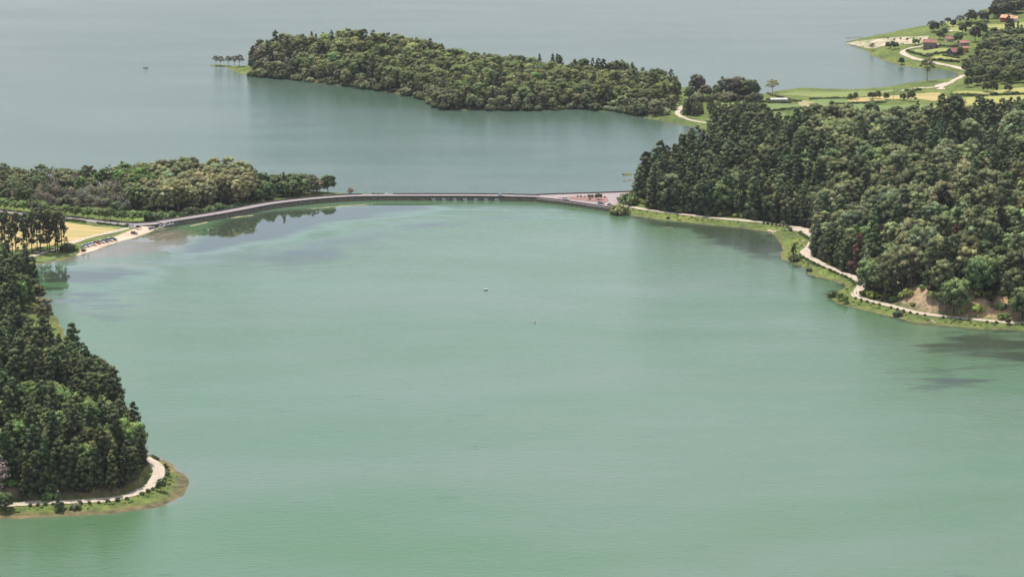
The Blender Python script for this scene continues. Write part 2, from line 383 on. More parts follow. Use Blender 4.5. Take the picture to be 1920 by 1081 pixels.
def point_col(me, name, c4):
    a = me.color_attributes.new(name, 'FLOAT_COLOR', 'POINT'); a.data.foreach_set('color', np.asarray(c4, np.float32).ravel())
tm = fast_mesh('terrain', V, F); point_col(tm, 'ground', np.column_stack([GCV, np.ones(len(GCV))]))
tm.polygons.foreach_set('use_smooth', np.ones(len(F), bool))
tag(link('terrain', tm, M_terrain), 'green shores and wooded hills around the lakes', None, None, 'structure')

# ------------------------------------------------------------------ water
wx = np.concatenate([np.linspace(-9000, -760, 12), np.arange(-750, 751, 5.0), np.linspace(760, 9000, 12)])
wy = np.concatenate([np.linspace(-2000, 760, 8), np.arange(780, 3500, 5.0), np.linspace(3520, 22000, 14)])
wp = np.stack(np.meshgrid(wx, wy, indexing='ij'), -1); wsh = wp.shape[:2]; wq = wp.reshape(-1, 2)
def zone(px, soft, z=0.0):
    return np.clip(.5 + sdist(wq, PX(px)[:, :2]) / (2 * soft), 0, 1)
calm = np.maximum.reduce([
    1.5 * zone([(255,452),(300,432),(345,424),(420,408),(520,393),(640,384),(730,380),(800,382),(815,390),(760,400),(680,410),(610,424),(550,444),(480,458),(400,472),(345,480),(335,468),(372,452),(360,440),(300,446)], 24),
    1.6 * zone([(66,500),(130,499),(230,500),(285,509),(268,526),(180,540),(110,540),(75,532)], 20),
    .62 * zone([(300,480),(480,462),(620,430),(760,402),(960,385),(1110,392),(1100,405),(900,415),(780,440),(640,480),(480,505),(330,500)], 40),
    .66 * zone([(70,530),(200,530),(330,540),(250,590),(120,580)], 30)])
shal = np.maximum.reduce([
    zone([(60,495),(100,486),(170,469),(240,446),(310,426),(350,432),(366,446),(338,466),(250,478),(140,487)], 12),
    .75 * zone([(150,491),(250,494),(300,499),(235,501),(160,496)], 7)])
weed_and_reflection = np.maximum.reduce([
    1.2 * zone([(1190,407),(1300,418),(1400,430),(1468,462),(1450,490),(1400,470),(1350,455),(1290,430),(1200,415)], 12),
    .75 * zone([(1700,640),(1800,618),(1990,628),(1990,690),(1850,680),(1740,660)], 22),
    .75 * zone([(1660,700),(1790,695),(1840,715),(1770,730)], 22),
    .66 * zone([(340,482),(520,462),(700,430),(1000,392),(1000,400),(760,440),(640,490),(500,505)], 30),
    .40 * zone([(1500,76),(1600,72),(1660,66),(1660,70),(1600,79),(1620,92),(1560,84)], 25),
    1.1 * zone([(340,474),(380,446),(420,412),(520,397),(640,388),(740,383),(800,386),(700,404),(600,420),(540,440),(470,456),(390,470)], 14),  # dark body colour painted where the wood reflects in calm water, weed among it
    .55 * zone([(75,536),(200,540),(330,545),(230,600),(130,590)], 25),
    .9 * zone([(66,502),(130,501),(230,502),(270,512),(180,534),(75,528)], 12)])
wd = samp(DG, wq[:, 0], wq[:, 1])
weed_and_reflection = np.maximum(weed_and_reflection, .6 * sstep((8 + wd) / 8) * (wq[:, 0] > 60) * (wq[:, 1] < 1700))
mudf = sstep((wd + 5) / 5) * (wq[:, 1] < 1120) * (wq[:, 0] < 0); shal = np.maximum(shal, .5 * mudf)
cw = smooth(np.array([P(u, v, 2.4)[:2] for u, v in [(-400,375),(0,380),(270,421),(400,401),(500,382),(600,371),(700,366),(880,366),(1010,367),(1100,366),(1180,366),(1400,380),(2000,400)]]), 10)
far = np.clip((wq[:, 1] - np.interp(wq[:, 0], cw[:, 0], cw[:, 1])) / 12 + .5, 0, 1)
far = far * np.clip(.75 + (wq[:, 1] - 1700) / 3200, 0, 1)
wi = np.arange(wsh[0] * wsh[1]).reshape(wsh)
WF = np.stack([wi[:-1, :-1], wi[1:, :-1], wi[1:, 1:], wi[:-1, 1:]], -1).reshape(-1, 4)
wm = fast_mesh('lake', np.column_stack([wq, np.zeros(len(wq))]), WF)
point_col(wm, 'zones', np.column_stack([calm, shal, weed_and_reflection, far]))
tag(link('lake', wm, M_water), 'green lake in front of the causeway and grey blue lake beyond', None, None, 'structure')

# ------------------------------------------------------------------ causeway, road, paths
def struct(name, vf, m, smooth_=False):
    me = vf if isinstance(vf, bpy.types.Mesh) else mesh(name, *vf)
    return tag(link(name, me, m), kind='structure')
deck_px = [(300,416.5),(340,410.5),(400,401),(450,392),(500,382.5),(550,376),(600,371),(650,367.5),(700,366.2),(750,366),(820,366),(880,366),(940,366.6),(1010,368.2)]
deck = smooth(np.array([P(u, v, 2.4) for u, v in deck_px]), 4.0)
HW = 5.2
road_w = smooth(np.array([P(u, v, 1.95) for u, v in [(-140,386),(-60,391),(0,396.5),(75,403.5),(150,411),(205,417.5),(250,420),(285,418.5),(306,415.5)]]), 4.0)
struct('road', sweep(road_w, [(-3.6, 0), (0, .03), (3.6, 0)][::-1]), M_road)
# the two arched spans stand straight over the water between xa and xb; the rest is a solid embankment
arch_u = [812 + 19.85 * i for i in range(7)]
arch_x = [float(P(u, 377.6)[0]) for u in arch_u]
i0 = int(np.argmin(abs(deck[:, 0] - (arch_x[0] - 5)))); i1 = int(np.argmin(abs(deck[:, 0] - (arch_x[-1] + 5))))
bridge = empty('stone_causeway', deck[i0], 0, 'long curved dark stone causeway with seven low arches between the two lakes', 'causeway')
bl = np.array(deck[i0])
def bpart(name, vf, m):
    v, f = vf; v = [(a - bl[0], b - bl[1], c - bl[2]) for a, b, c in v]; return link(name, mesh(name, v, f), m, bridge)
solid = [(-HW - .35, -3.4), (-HW, 0), (HW, 0), (HW + .35, -3.4)]
bpart('embankment_wall', sweep(deck[:i0 + 1], solid, True), M_stone)
bpart('embankment_wall', sweep(deck[i1:], solid, True), M_stone)
# arched span
xs_, ys_ = deck[i0:i1 + 1, 0], deck[i0:i1 + 1, 1]
AW, AH, DZ = 2.15, 1.55, 2.4
cols = sorted(set([xs_[0], xs_[-1]] + [a + AW * math.cos(t) for a in arch_x for t in np.linspace(0, math.pi, 13)]))
bay = [[] for _ in range(8)]
v, f = [], []
def yc(x): return float(np.interp(x, xs_, ys_))
for a, b in zip(cols[:-1], cols[1:]):
    xm = (a + b) / 2; c = min(arch_x, key=lambda q: abs(q - xm)); op = abs(c - xm) < AW
    za = AH * math.sqrt(max(0, 1 - ((a - c) / AW) ** 2)) + .15 if op else -1.0
    zb = AH * math.sqrt(max(0, 1 - ((b - c) / AW) ** 2)) + .15 if op else -1.0
    k = len(v)
    for x, z0 in ((a, za), (b, zb)):
        for s in (-1, 1):
            v += [(x, yc(x) + s * (HW + .2), z0), (x, yc(x) + s * (HW + .02), DZ)]
    f += [(k, k + 4, k + 5, k + 1), (k + 2, k + 3, k + 7, k + 6), (k, k + 2, k + 6, k + 4), (k + 1, k + 5, k + 7, k + 3)]
    if not op: f += [(k, k + 1, k + 3, k + 2), (k + 4, k + 6, k + 7, k + 5)]
bpart('arched_wall', (v, f), M_stone)
for c in arch_x:                                            # a ring of cut stones round each opening
    v, f = [], []; y = yc(c) - HW - .2
    for i, t in enumerate(np.linspace(0, math.pi, 13)):
        for r0, dy in ((0, 0), (0, -.12), (.32, -.12), (.32, 0)):
            v.append((c + (AW + r0) * math.cos(t), y + dy, .15 + (AH + r0) * math.sin(t)))
        if i: 
            for j in range(4): a = (i - 1) * 4 + j; b = (i - 1) * 4 + (j + 1) % 4; f.append((a, b, b + 4, a + 4))
    bpart('arch_ring', (v, f), M_cop)
bpart('roadway', sweep(deck, [(4.55, .02), (0, .06), (-4.55, .02)]), M_road)
wallp = lambda o, h: [(o - .28, -.05), (o - .28, h), (o + .28, h), (o + .28, -.05)]
bpart('parapet', sweep(deck, wallp(-HW + .05, .75)[::-1], True), M_cop)
k700 = int(np.argmin(abs(deck[:, 0] - P(688, 366)[0]))); k745 = int(np.argmin(abs(deck[:, 0] - P(742, 366)[0])))
bpart('parapet', sweep(deck[:k700], wallp(HW - .05, .7)[::-1], True), M_cop)
bpart('parapet', sweep(deck[k745:], wallp(HW - .05, .7)[::-1], True), M_cop)
# plaza where the causeway meets the right bank
pz = 2.42
near_e = [(1006,371.6),(1050,376.2),(1100,383.2),(1135,388.6),(1156,392.5)]
far_e = [(1186,358.2),(1150,359.6),(1100,361.2),(1050,362.6),(1006,364.2)]
pl = np.array([P(u, v_, pz) for u, v_ in near_e + [(1172,389),(1180,384),(1166,378),(1164,370),(1172,364)] + far_e])
bm = bmesh.new(); top = [bm.verts.new(p) for p in pl]; bot = [bm.verts.new((p[0], p[1], -1.2)) for p in pl]
bm.faces.new(top)
for i in range(len(top)): j = (i + 1) % len(top); bm.faces.new((top[i], bot[i], bot[j], top[j])).material_index = 1
bmesh.ops.triangulate(bm, faces=[bm.faces[:][0]]); bmesh.ops.recalc_face_normals(bm, faces=bm.faces[:])
me = bpy.data.meshes.new('plaza'); bm.to_mesh(me); bm.free(); me.materials.append(M_plaza); me.materials.append(M_stone)
tag(link('plaza', me), kind='structure')
pw = empty('parapet_wall', P(1100, 385, pz), 0, 'low dark stone wall along the front edge of the triangular plaza', 'wall')
def low_wall(name, px, z, h, label, w=.28, m=M_cop):
    ln = smooth(np.array([P(u, v_, z) for u, v_ in px]), 3.0)
    return tag(link(name, mesh(name, *sweep(ln, [(-w, -.3), (-w, h), (w, h), (w, -.3)][::-1], True)), m), label, 'wall')
bpy.data.objects.remove(pw)
low_wall('stone_wall', [(u, v_ - .9) for u, v_ in near_e], pz, .75, 'low dark stone wall along the water side of the triangular plaza')
low_wall('stone_wall', [(u, v_ + .9) for u, v_ in far_e], pz, .75, 'low dark stone wall along the far edge of the plaza by the conifers')
low_wall('stone_wall', [(-60,389),(0,394.3),(75,401.3),(150,408.6),(205,415),(245,417.6),(280,416),(300,413)], 1.9, .7, 'long dark roadside wall in front of the row of round green trees')
isl = [(1046,370.2),(1066,368.2),(1090,367.4),(1136,368.4),(1140,372),(1141,376),(1134,378.2),(1105,376),(1075,372.6)]
ip = np.array([P(u, v_, pz + .25) for u, v_ in isl])
bm = bmesh.new(); top = [bm.verts.new(p) for p in ip]; bot = [bm.verts.new((p[0], p[1], pz - .1)) for p in ip]; bm.faces.new(top)
for i in range(len(top)): j = (i + 1) % len(top); bm.faces.new((top[i], bot[i], bot[j], top[j]))
bmesh.ops.triangulate(bm, faces=[bm.faces[:][0]]); bmesh.ops.recalc_face_normals(bm, faces=bm.faces[:])
me = bpy.data.meshes.new('traffic_island'); bm.to_mesh(me); bm.free()
tag(link('traffic_island', me, M_island), 'long red paved planting island in the middle of the plaza', 'traffic island')

def hz(x, y): return float(H(x, y))
def path(line, w, m=M_path, dz=.22, name='path', n=7):
    v, f = ribbon(line, -w / 2, w / 2, dz, n, hz); L = np.asarray(line)[:, :2]; out = []
    for i in range(len(L)):                                          # worn, uneven edges
        a = np.array(v[i * n:(i + 1) * n]); c = a[:, :2].mean(0); k = 1 + .16 * vnoise(L[i:i + 1], 7, 15)[0] + .10 * vnoise(L[i:i + 1], 3.1, 16)[0]
        a[:, :2] = c + (a[:, :2] - c) * k; out += [tuple(x) for x in a]
    return struct(name, (out, f), m)
path(path_r, 5.2); path(path_l[:-5], 5.5); path(path_p, 4.2); path(path_v1, 5.0); path(path_v2, 5.0); path(path_v3, 4.5); path(path_b, 4.5)
struct('path', patch(PX([(1466,419),(1500,424),(1528,432),(1530,452),(1521,447),(1508,438),(1485,432),(1470,430),(1488,427)], 1.7)[:, :2], .27), M_path)
struct('path', patch(PX([(1508,470),(1517,462),(1530,452),(1532,478),(1522,484),(1512,478)], 1.7)[:, :2], .27), M_path)
struct('path', patch(PX([(1752,165),(1775,158),(1772,172),(1757,172)], 2)[:, :2], .27), M_path)
# beach and dirt
struct('beach', patch(PX([(96,491),(103,486),(122,482),(140,477),(152,466),(185,453),(220,442),(246,431),(262,424),(300,417),(312,420),(290,433),(268,441),(240,451),(205,462),(165,477),(130,486)], 1.2)[:, :2], .14, False, 3.0), M_sand)
struct('beach', patch(np.array([G(u, v_)[:2] for u, v_ in [(1585,81),(1607,77),(1640,73.5),(1690,69),(1742,67),(1738,76),(1722,82),(1700,82.5),(1668,84),(1640,90),(1624,90)]]), .12), plain('dull_sand', (.50, .40, .31), (.20, .21, .10), .12, bump=.3))
# shores of dry reeds at the foot of the causeway
def mound(name, px, w, h, m, kind='structure', label=None):
    ln = smooth(PX(px), 3.0); n = len(ln); v, f = [], []
    t = np.gradient(ln[:, :2], axis=0); t /= np.linalg.norm(t, axis=1)[:, None]; nn = np.stack([-t[:, 1], t[:, 0]], 1)
    for i in range(n):
        ww = w * (math.sin(math.pi * (i + .3) / n) ** .5) * (1 + .3 * math.sin(i * 1.7))
        for j, (o, zz) in enumerate(((-1, -.3), (-.6, h * .7), (0, h), (.6, h * .8), (1, -.3))):
            v.append((*(ln[i, :2] + nn[i] * o * ww), zz + (.08 * math.sin(i * 2.3 + j) if j not in (0, 4) else 0)))
    for i in range(n - 1):
        for j in range(4): f.append((i * 5 + j, i * 5 + 5 + j, i * 5 + 6 + j, i * 5 + 1 + j))
    return tag(link(name, mesh(name, v, f), m), label, None, None, kind)
mound('reed_bank', [(575,391.5),(610,388.6),(650,385.2),(700,381.6)], 1.3, .16, M_dry)
mound('reed_bank', [(432,408.5),(452,405.6),(475,403.5)], 1.6, .16, M_dry)
mound('reed_bank', [(355,424),(372,420),(388,416)], 1.6, .16, M_dry)
mound('sandbar', [(1240,425.5),(1262,426.3)], 1.2, .12, M_mud)
mound('islet', [(1168,326.8),(1183,326.2)], 4, .7, plain('islet_reeds', (.16, .15, .06), (.09, .09, .035), .6))
mound('islet', [(1170,339),(1184,337)], 2.5, .2, M_mud)
for px in ([(1588,70.5),(1618,69)], [(1640,65.5),(1668,63.5)], [(1690,60.5),(1704,59.5)]): mound('sandbar', px, 4, .2, M_mud)
for px in ([(88,383),(130,385),(175,387),(205,385),(200,378),(140,375),(95,377)], [(185,398),(215,401),(250,398),(258,390),(240,388),(205,393)], [(140,335),(215,341),(225,350),(190,352),(150,344)]):
    q = smooth(PX(px, 1.8)[:, :2], 6, True); struct('pond', patch(q, .35, True), M_pond)

# ------------------------------------------------------------------ fields
def field(px, c0, c1, scale=.15, dz=.16):
    q = smooth(np.array([G(u, v_)[:2] for u, v_ in px]), 8, True)
    return struct('field', patch(q, dz), plain('field_grass', c0, c1, scale, stretch=(.25, 2.2, 1, rng.uniform(-.5, .2)), bump=.25))
HAY0, HAY1 = (.46, .34, .15), (.30, .26, .10); GRN0, GRN1 = (.17, .215, .07), (.11, .15, .05); YEL0, YEL1 = (.34, .31, .10), (.25, .26, .08); DGR0, DGR1 = (.085, .125, .04), (.05, .08, .03)
field([(-80,398),(0,404),(55,407),(120,416),(170,423),(225,428.5),(236,430),(190,439),(150,447),(122,456),(60,466),(0,470),(-80,470)], HAY0, HAY1, .08)
field([(172,419),(230,424),(247,426),(242,431),(226,430),(190,424)], GRN0, GRN1, .3, .22)
field([(60,490),(75,484),(110,477),(140,470),(150,470),(150,476),(120,481),(80,492)], GRN0, GRN1, .3, .22)
field([(232,402),(262,391),(282,396),(285,408),(262,413),(240,412)], (.20, .26, .06), (.13, .19, .05), .2)
field([(1590,187),(1640,181.5),(1700,177),(1757,173.5),(1775,180),(1765,190),(1722,186),(1690,186),(1640,189),(1600,191)], HAY0, HAY1, .06, .2)
field([(1740,205),(1760,196),(1790,186),(1850,181),(1920,178),(2000,176),(2000,196),(1920,200),(1850,200),(1790,206)], YEL0, YEL1, .06, .2)
field([(1782,176),(1800,171),(1850,171),(1920,164),(2000,160),(2000,172),(1920,174),(1850,176),(1800,178)], YEL0, YEL1, .06, .21)
field([(1518,192),(1540,184),(1580,186),(1610,193),(1640,198),(1700,196),(1740,196),(1735,206),(1680,206),(1600,208),(1560,202)], (.16, .215, .07), (.11, .165, .055), .08, .2)
field([(1450,176),(1500,172),(1560,172),(1640,171),(1680,168),(1660,175),(1590,183),(1540,183),(1500,180)], (.21, .24, .08), (.15, .18, .06), .08, .2)
field([(1432,196),(1460,193),(1500,196),(1510,202),(1470,208),(1432,206)], GRN0, GRN1, .1, .2)
field([(1430,215),(1470,213),(1480,222),(1440,225)], GRN0, GRN1, .1, .2)
field([(1500,188),(1520,190),(1560,200),(1600,204),(1600,207),(1540,203),(1500,198)], (.36, .30, .17), (.22, .21, .10), .3, .24)
field([(1340,193),(1430,191),(1430,200),(1340,204)], GRN0, GRN1, .1, .2)
field([(1712,93),(1740,92.5),(1785,91.5),(1775,97.5),(1740,103),(1725,101.5)], YEL0, GRN0, .09, .2)
field([(1745,107),(1775,104),(1795,106),(1795,112),(1770,113)], YEL0, GRN0, .09, .2)
field([(1760,50),(1800,46),(1900,44),(1960,36),(1960,52),(1880,56),(1840,50),(1790,60)], YEL0, GRN0, .05, .3)
field([(1242,196),(1262,187),(1274,190),(1268,203),(1252,206)], GRN0, YEL0, .1, .2)

# ------------------------------------------------------------------ foliage
def unit(n, r):
    a = r.normal(size=(n, 3)); return a / np.linalg.norm(a, axis=1)[:, None]
ICO_V = None
bm = bmesh.new(); bmesh.ops.create_icosphere(bm, subdivisions=1, radius=1); ICO_V = np.array([x.co for x in bm.verts]); ICO_F = np.array([[a.index for a in x.verts] for x in bm.faces]); bm.free()
def leaf_mesh(name, clumps, r, leaves=42, size=.55, core=.72, flat=.8, tintv=.22, up=.45, tip=(1, 1, 1)):
    """clumps: (n,4) centre + radius. Many small leaf sprays round a rough core in every clump."""
    Vs, Fq, Ft, Ts, Ns = [], [], [], [], []; nv = 0
    zc = clumps[:, 2]; cen = np.array([clumps[:, 0].mean(), clumps[:, 1].mean(), zc.mean() * .7])
    for c in clumps:
        tint = 1 + r.normal() * tintv; tint = min(max(tint, .5), 1.6)
        hue = 1 + r.normal(size=3) * np.array((.05, .02, .05))
        if core > 0:
            jit = 1 + .25 * r.normal(size=(len(ICO_V), 1)) * .6
            q = ICO_V * jit * c[3] * core * np.array((1, 1, flat)) + c[:3]
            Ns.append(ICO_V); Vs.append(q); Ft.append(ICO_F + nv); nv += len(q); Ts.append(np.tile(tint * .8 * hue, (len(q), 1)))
        d = unit(leaves, r); out = c[:3] - cen; out = out / (np.linalg.norm(out) + 1e-6)
        d = d + out * .35 + np.array((0, 0, up * .6)); d /= np.linalg.norm(d, axis=1)[:, None]
        p = c[:3] + d * np.array((1, 1, flat)) * c[3] * r.uniform(.68, 1.12, (leaves, 1))
        nrm = d + r.normal(size=(leaves, 3)) * .45; nrm /= np.linalg.norm(nrm, axis=1)[:, None]
        a = np.cross(nrm, unit(leaves, r)); a /= np.linalg.norm(a, axis=1)[:, None] + 1e-9; b = np.cross(nrm, a)
        s = size * r.uniform(.6, 1.3, (leaves, 1)); s2 = s * r.uniform(.45, .8, (leaves, 1))
        q = np.stack([p - a * s, p - b * s2 * .8, p + a * s, p + b * s2], 1).reshape(-1, 3)
        nn = d * .85 + nrm * .22 + np.array((0, 0, .08)); nn /= np.linalg.norm(nn, axis=1)[:, None]; Ns.append(np.repeat(nn, 4, 0)); Vs.append(q); Fq.append(np.arange(leaves * 4).reshape(-1, 4) + nv); nv += leaves * 4
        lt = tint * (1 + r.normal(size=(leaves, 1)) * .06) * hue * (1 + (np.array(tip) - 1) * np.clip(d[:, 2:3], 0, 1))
        Ts.append(np.repeat(lt, 4, 0))
    V = np.vstack(Vs); T = np.clip(np.vstack(Ts), .2, 2.2)
    faces = [tuple(x) for x in np.vstack(Fq)] + ([tuple(x) for x in np.vstack(Ft)] if Ft else [])
    return V, faces, T, np.vstack(Ns)
def vec_attr(me, Nn):
    a = me.attributes.new('bend', 'FLOAT_VECTOR', 'POINT'); a.data.foreach_set('vector', np.asarray(Nn, np.float32).ravel())
def to_mesh(name, V, faces, T, Nn, m=M_leaf):
    me = bpy.data.meshes.new(name); me.from_pydata(V.tolist(), [], [tuple(map(int, x)) for x in faces]); me.update()
    point_col(me, 'tint', np.column_stack([T, np.ones(len(T))])); vec_attr(me, Nn); me.materials.append(m); return me
def limb(v, f, p, q, r0, r1, n=5):
    p, q = np.array(p, float), np.array(q, float); d = q - p; d /= np.linalg.norm(d) + 1e-9
    a = np.cross(d, (0.31, .9, .2)); a /= np.linalg.norm(a); b = np.cross(d, a); k = len(v)
    for c, r in ((p, r0), (q, r1)):
        for i in range(n): t = 2 * math.pi * i / n; v.append(tuple(c + (a * math.cos(t) + b * math.sin(t)) * r))
    for i in range(n): j = (i + 1) % n; f.append((k + i, k + j, k + n + j, k + n + i))
def trunk_mesh(name, h, r0, targets, m, base=.35, lean=0.0):
    v, f = [], []; pts = [(0, 0, -.6), (0.04 * h * lean, 0, h * .3), (.02 * h * lean, .02 * h * lean, h * .65), (0, 0, h)]
    for i in range(3): limb(v, f, pts[i], pts[i + 1], r0 * (1 - .3 * i), r0 * (1 - .3 * (i + 1)), 6)
    for t in targets:
        s = base + (.9 - base) * min(1, max(0, t[2] / h - base)) * .5
        o = np.array((0, 0, min(h * s, t[2] * .75))); limb(v, f, o, t[:3], r0 * .4, r0 * .12, 4)
    me = mesh(name, v, f); me.materials.append(m); return me

PROTO = {}          # kind -> list of (crown mesh, trunk mesh, height, radius, light crown data, light trunk)
def add_proto(kind, clumps, h, r0, seed, m=M_bark, nlimb=6, trunk_h=.85, lite=14, **kw):
    r = np.random.default_rng(seed); cl = np.array(clumps)
    cm = to_mesh(kind + '_crown', *leaf_mesh(kind, cl, r, **kw))
    ids = r.permutation(len(cl))[:nlimb]; tmh = trunk_mesh(kind + '_trunk', h * trunk_h, r0, cl[ids], m)
    kl = dict(kw); kl['leaves'] = lite; kl['size'] = kw.get('size', .55) * 1.45
    Lt = leaf_mesh(kind, cl, np.random.default_rng(seed + 1), **kl)
    PROTO.setdefault(kind, []).append((cm, tmh, h, float(np.abs(cl[:, :2]).max() + cl[:, 3].mean()), Lt))
def conifer_clumps(r, h, R, n, base=.12, power=.7, jit=.16, cr=.34, tipr=.25):
    out = []
    for i in range(n):
        t = ((i + .5) / n) ** 1.15; z = h * (base + (1 - base) * t * .97)
        rad = R * max(tipr * (1 - t), (1 - t) ** power) * (1 if t > .12 else .75 + 2 * t)
        a = i * 2.39996 + r.normal() * .35; rr = rad * r.uniform(.55, .95)
        c = R * cr * (.55 + .6 * (1 - t)) * r.uniform(.8, 1.25)
        out.append((math.cos(a) * rr, math.sin(a) * rr, z - .1 * c + r.normal() * jit * R * .5, c))
    out.append((0, 0, h * .97, R * .2)); 
    for t in (.25, .45, .65): out.append((0, 0, h * t, R * .55 * (1 - t * .6)))
    return out
def dome_clumps(r, h, R, n, base=.35, cr=.33, squash=.95, jit=.12):
    out = []; ch = h * (1 - base); cz = h * base + ch * .42
    for i in range(n):
        z = 1 - 1.55 * (i + .5) / n; s = math.sqrt(max(0, 1 - z * z)); a = i * 2.39996 + r.normal() * .3
        k = r.uniform(.68, .9) * (1 + r.normal() * jit) if i > 3 else .72
        out.append((math.cos(a) * s * R * k, math.sin(a) * s * R * k, cz + z * ch * .52 * squash * k, R * cr * r.uniform(.75, 1.3)))
    out.append((0, 0, cz, R * .55)); return out
for s in range(9):
    r = np.random.default_rng(100 + s); h = r.uniform(18, 26); R = r.uniform(4.0, 6.0)
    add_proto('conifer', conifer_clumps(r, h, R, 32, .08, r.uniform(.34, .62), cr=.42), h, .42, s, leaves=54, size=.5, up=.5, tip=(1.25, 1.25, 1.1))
for s in range(4):
    r = np.random.default_rng(150 + s); h = r.uniform(11, 15); R = r.uniform(2.6, 3.2)
    add_proto('young_conifer', conifer_clumps(r, h, R, 30, .06, .85, cr=.3), h, .22, s, leaves=34, size=.4, up=.5)
for s in range(6):
    r = np.random.default_rng(200 + s); h = r.uniform(14, 19); R = r.uniform(5.2, 6.8)
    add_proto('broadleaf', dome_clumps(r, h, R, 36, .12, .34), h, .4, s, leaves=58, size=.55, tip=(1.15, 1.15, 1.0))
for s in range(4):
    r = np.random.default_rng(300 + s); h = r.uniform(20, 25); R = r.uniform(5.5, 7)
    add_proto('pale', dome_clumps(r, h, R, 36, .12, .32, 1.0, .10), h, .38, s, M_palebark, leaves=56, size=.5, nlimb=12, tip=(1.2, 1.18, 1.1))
for s in range(4):
    r = np.random.default_rng(400 + s); h = r.uniform(15, 20); R = r.uniform(2.8, 3.8)
    add_proto('spire', conifer_clumps(r, h, R, 30, .15, .95, cr=.26, tipr=.1), h, .3, s, leaves=26, size=.42, up=.1, nlimb=10)
for s in range(4):
    r = np.random.default_rng(500 + s); h = r.uniform(22, 26); R = r.uniform(3.2, 4.2); c = []
    for i in range(32):
        t = r.uniform(.2, 1) if i > 6 else r.uniform(.7, 1); a = r.uniform(0, 6.28); rr = R * (1.15 - .6 * t) * r.uniform(.3, 1)
        c.append((math.cos(a) * rr, math.sin(a) * rr, h * t, R * r.uniform(.24, .4)))
    add_proto('tall_pine', c, h, .34, s, leaves=30, size=.45, nlimb=20, trunk_h=.98, core=.55)
for s in range(4):                                            # round crown on a bare stem with forks
    r = np.random.default_rng(600 + s); h = r.uniform(13, 17); R = r.uniform(5, 6.5); c = []
    for i in range(34):
        a = i * 2.4; rr = R * math.sqrt(r.uniform(.02, 1)); c.append((math.cos(a) * rr, math.sin(a) * rr, h * (.97 - .35 * (rr / R) ** 2) - r.uniform(0, .14) * h, R * r.uniform(.17, .27)))
    add_proto('umbrella', c, h, .36, s, M_palebark, leaves=34, size=.42, nlimb=18, core=.5)
for s in range(2):
    r = np.random.default_rng(650 + s); h = 7.4; R = 3.7
    add_proto('street', dome_clumps(r, h, R, 26, .22, .32), h, .17, s, leaves=40, size=.33)
for s in range(4):                                            # low shrubs
    r = np.random.default_rng(700 + s); h = r.uniform(2.6, 3.6); R = r.uniform(2.0, 2.8)
    add_proto('shrub', [(x, y, max(.5, z * .92), c) for x, y, z, c in dome_clumps(r, h, R, 18, .02, .36)], h, .1, s, leaves=34, size=.3, nlimb=3)
for s in range(3):                                            # clipped bush
    r = np.random.default_rng(750 + s)
    add_proto('bush', [(x, y, z, c) for x, y, z, c in dome_clumps(r, 1.5, .85, 12, .05, .36)], 1.5, .07, s, leaves=24, size=.2, nlimb=2)
def twig_mesh(name, h, R, r, n=70, m=M_palebark):
    v, f = [], []; lead = []
    for k in range(4):
        a = r.uniform(0, 6.28); q = (math.cos(a) * R * .3, math.sin(a) * R * .3, h * r.uniform(.55, .8)); limb(v, f, (math.cos(a) * .2, math.sin(a) * .2, -.4), q, .14, .07, 4); lead.append(q)
    tips = []
    for k in range(n):
        b = np.array(lead[k % 4]) * r.uniform(.35, 1.0); d = unit(1, r)[0]; d[2] = abs(d[2]) * 1.1 + .15; d /= np.linalg.norm(d)
        q = b + d * np.array((R, R, h * .35)) * r.uniform(.45, .9); limb(v, f, b, q, .06, .025, 3); tips.append(q)
    me = mesh(name, v, f); me.materials.append(m); return me, np.array(tips)
for s in range(4):                                            # bare, twiggy, with thin beige leaf
    r = np.random.default_rng(800 + s); h = r.uniform(9, 13); R = r.uniform(3.4, 4.6)
    tw, tips = twig_mesh('bare_trunk', h, R, r, 80)
    c = np.column_stack([tips, np.full(len(tips), R * .2)])
    cm = to_mesh('bare_crown', *leaf_mesh('bare', c, r, leaves=16, size=.3, core=0))
    Lt = leaf_mesh('bare', c, np.random.default_rng(s), leaves=8, size=.45, core=0)
    PROTO.setdefault('bare', []).append((cm, tw, h, R, Lt))

KINDS = {'conifer': ('conifer_tree', 'conifer'), 'young_conifer': ('young_conifer_tree', 'conifer'), 'broadleaf': ('broadleaf_tree', 'tree'), 'pale': ('eucalyptus_tree', 'tree'),
         'spire': ('spire_tree', 'conifer'), 'tall_pine': ('pine_tree', 'pine'), 'umbrella': ('umbrella_tree', 'tree'), 'street': ('roadside_tree', 'tree'), 'shrub': ('shrub', 'shrub'),
         'bush': ('clipped_bush', 'bush'), 'bare': ('bare_tree', 'tree')}
TREES = []      # kind, x, y, scale, variant, rot, colour, label, group
PAL = {'conifer': (.054, .070, .032), 'young_conifer': (.075, .105, .050), 'broadleaf': (.085, .115, .038), 'pale': (.112, .126, .060), 'spire': (.055, .066, .042), 'tall_pine': (.060, .070, .036),
       'umbrella': (.13, .135, .065), 'street': (.105, .150, .048), 'shrub': (.10, .13, .045), 'bush': (.060, .085, .032), 'bare': (.24, .19, .125)}
def tree(kind, x, y, s=1.0, col=None, label=None, group=None, var=None, sp=.24, z=None):
    col = np.array(col if col is not None else PAL[kind]); g = rng.normal()
    col = 1.75 * col * (1 + sp * g) * (1 + rng.normal(size=3) * sp * np.array((.30, .10, .25)))
    TREES.append([kind, float(x), float(y), float(s), int(rng.integers(0, 99)) if var is None else var, float(rng.uniform(0, 6.28)), np.clip(col, .01, .6), label, group, z])
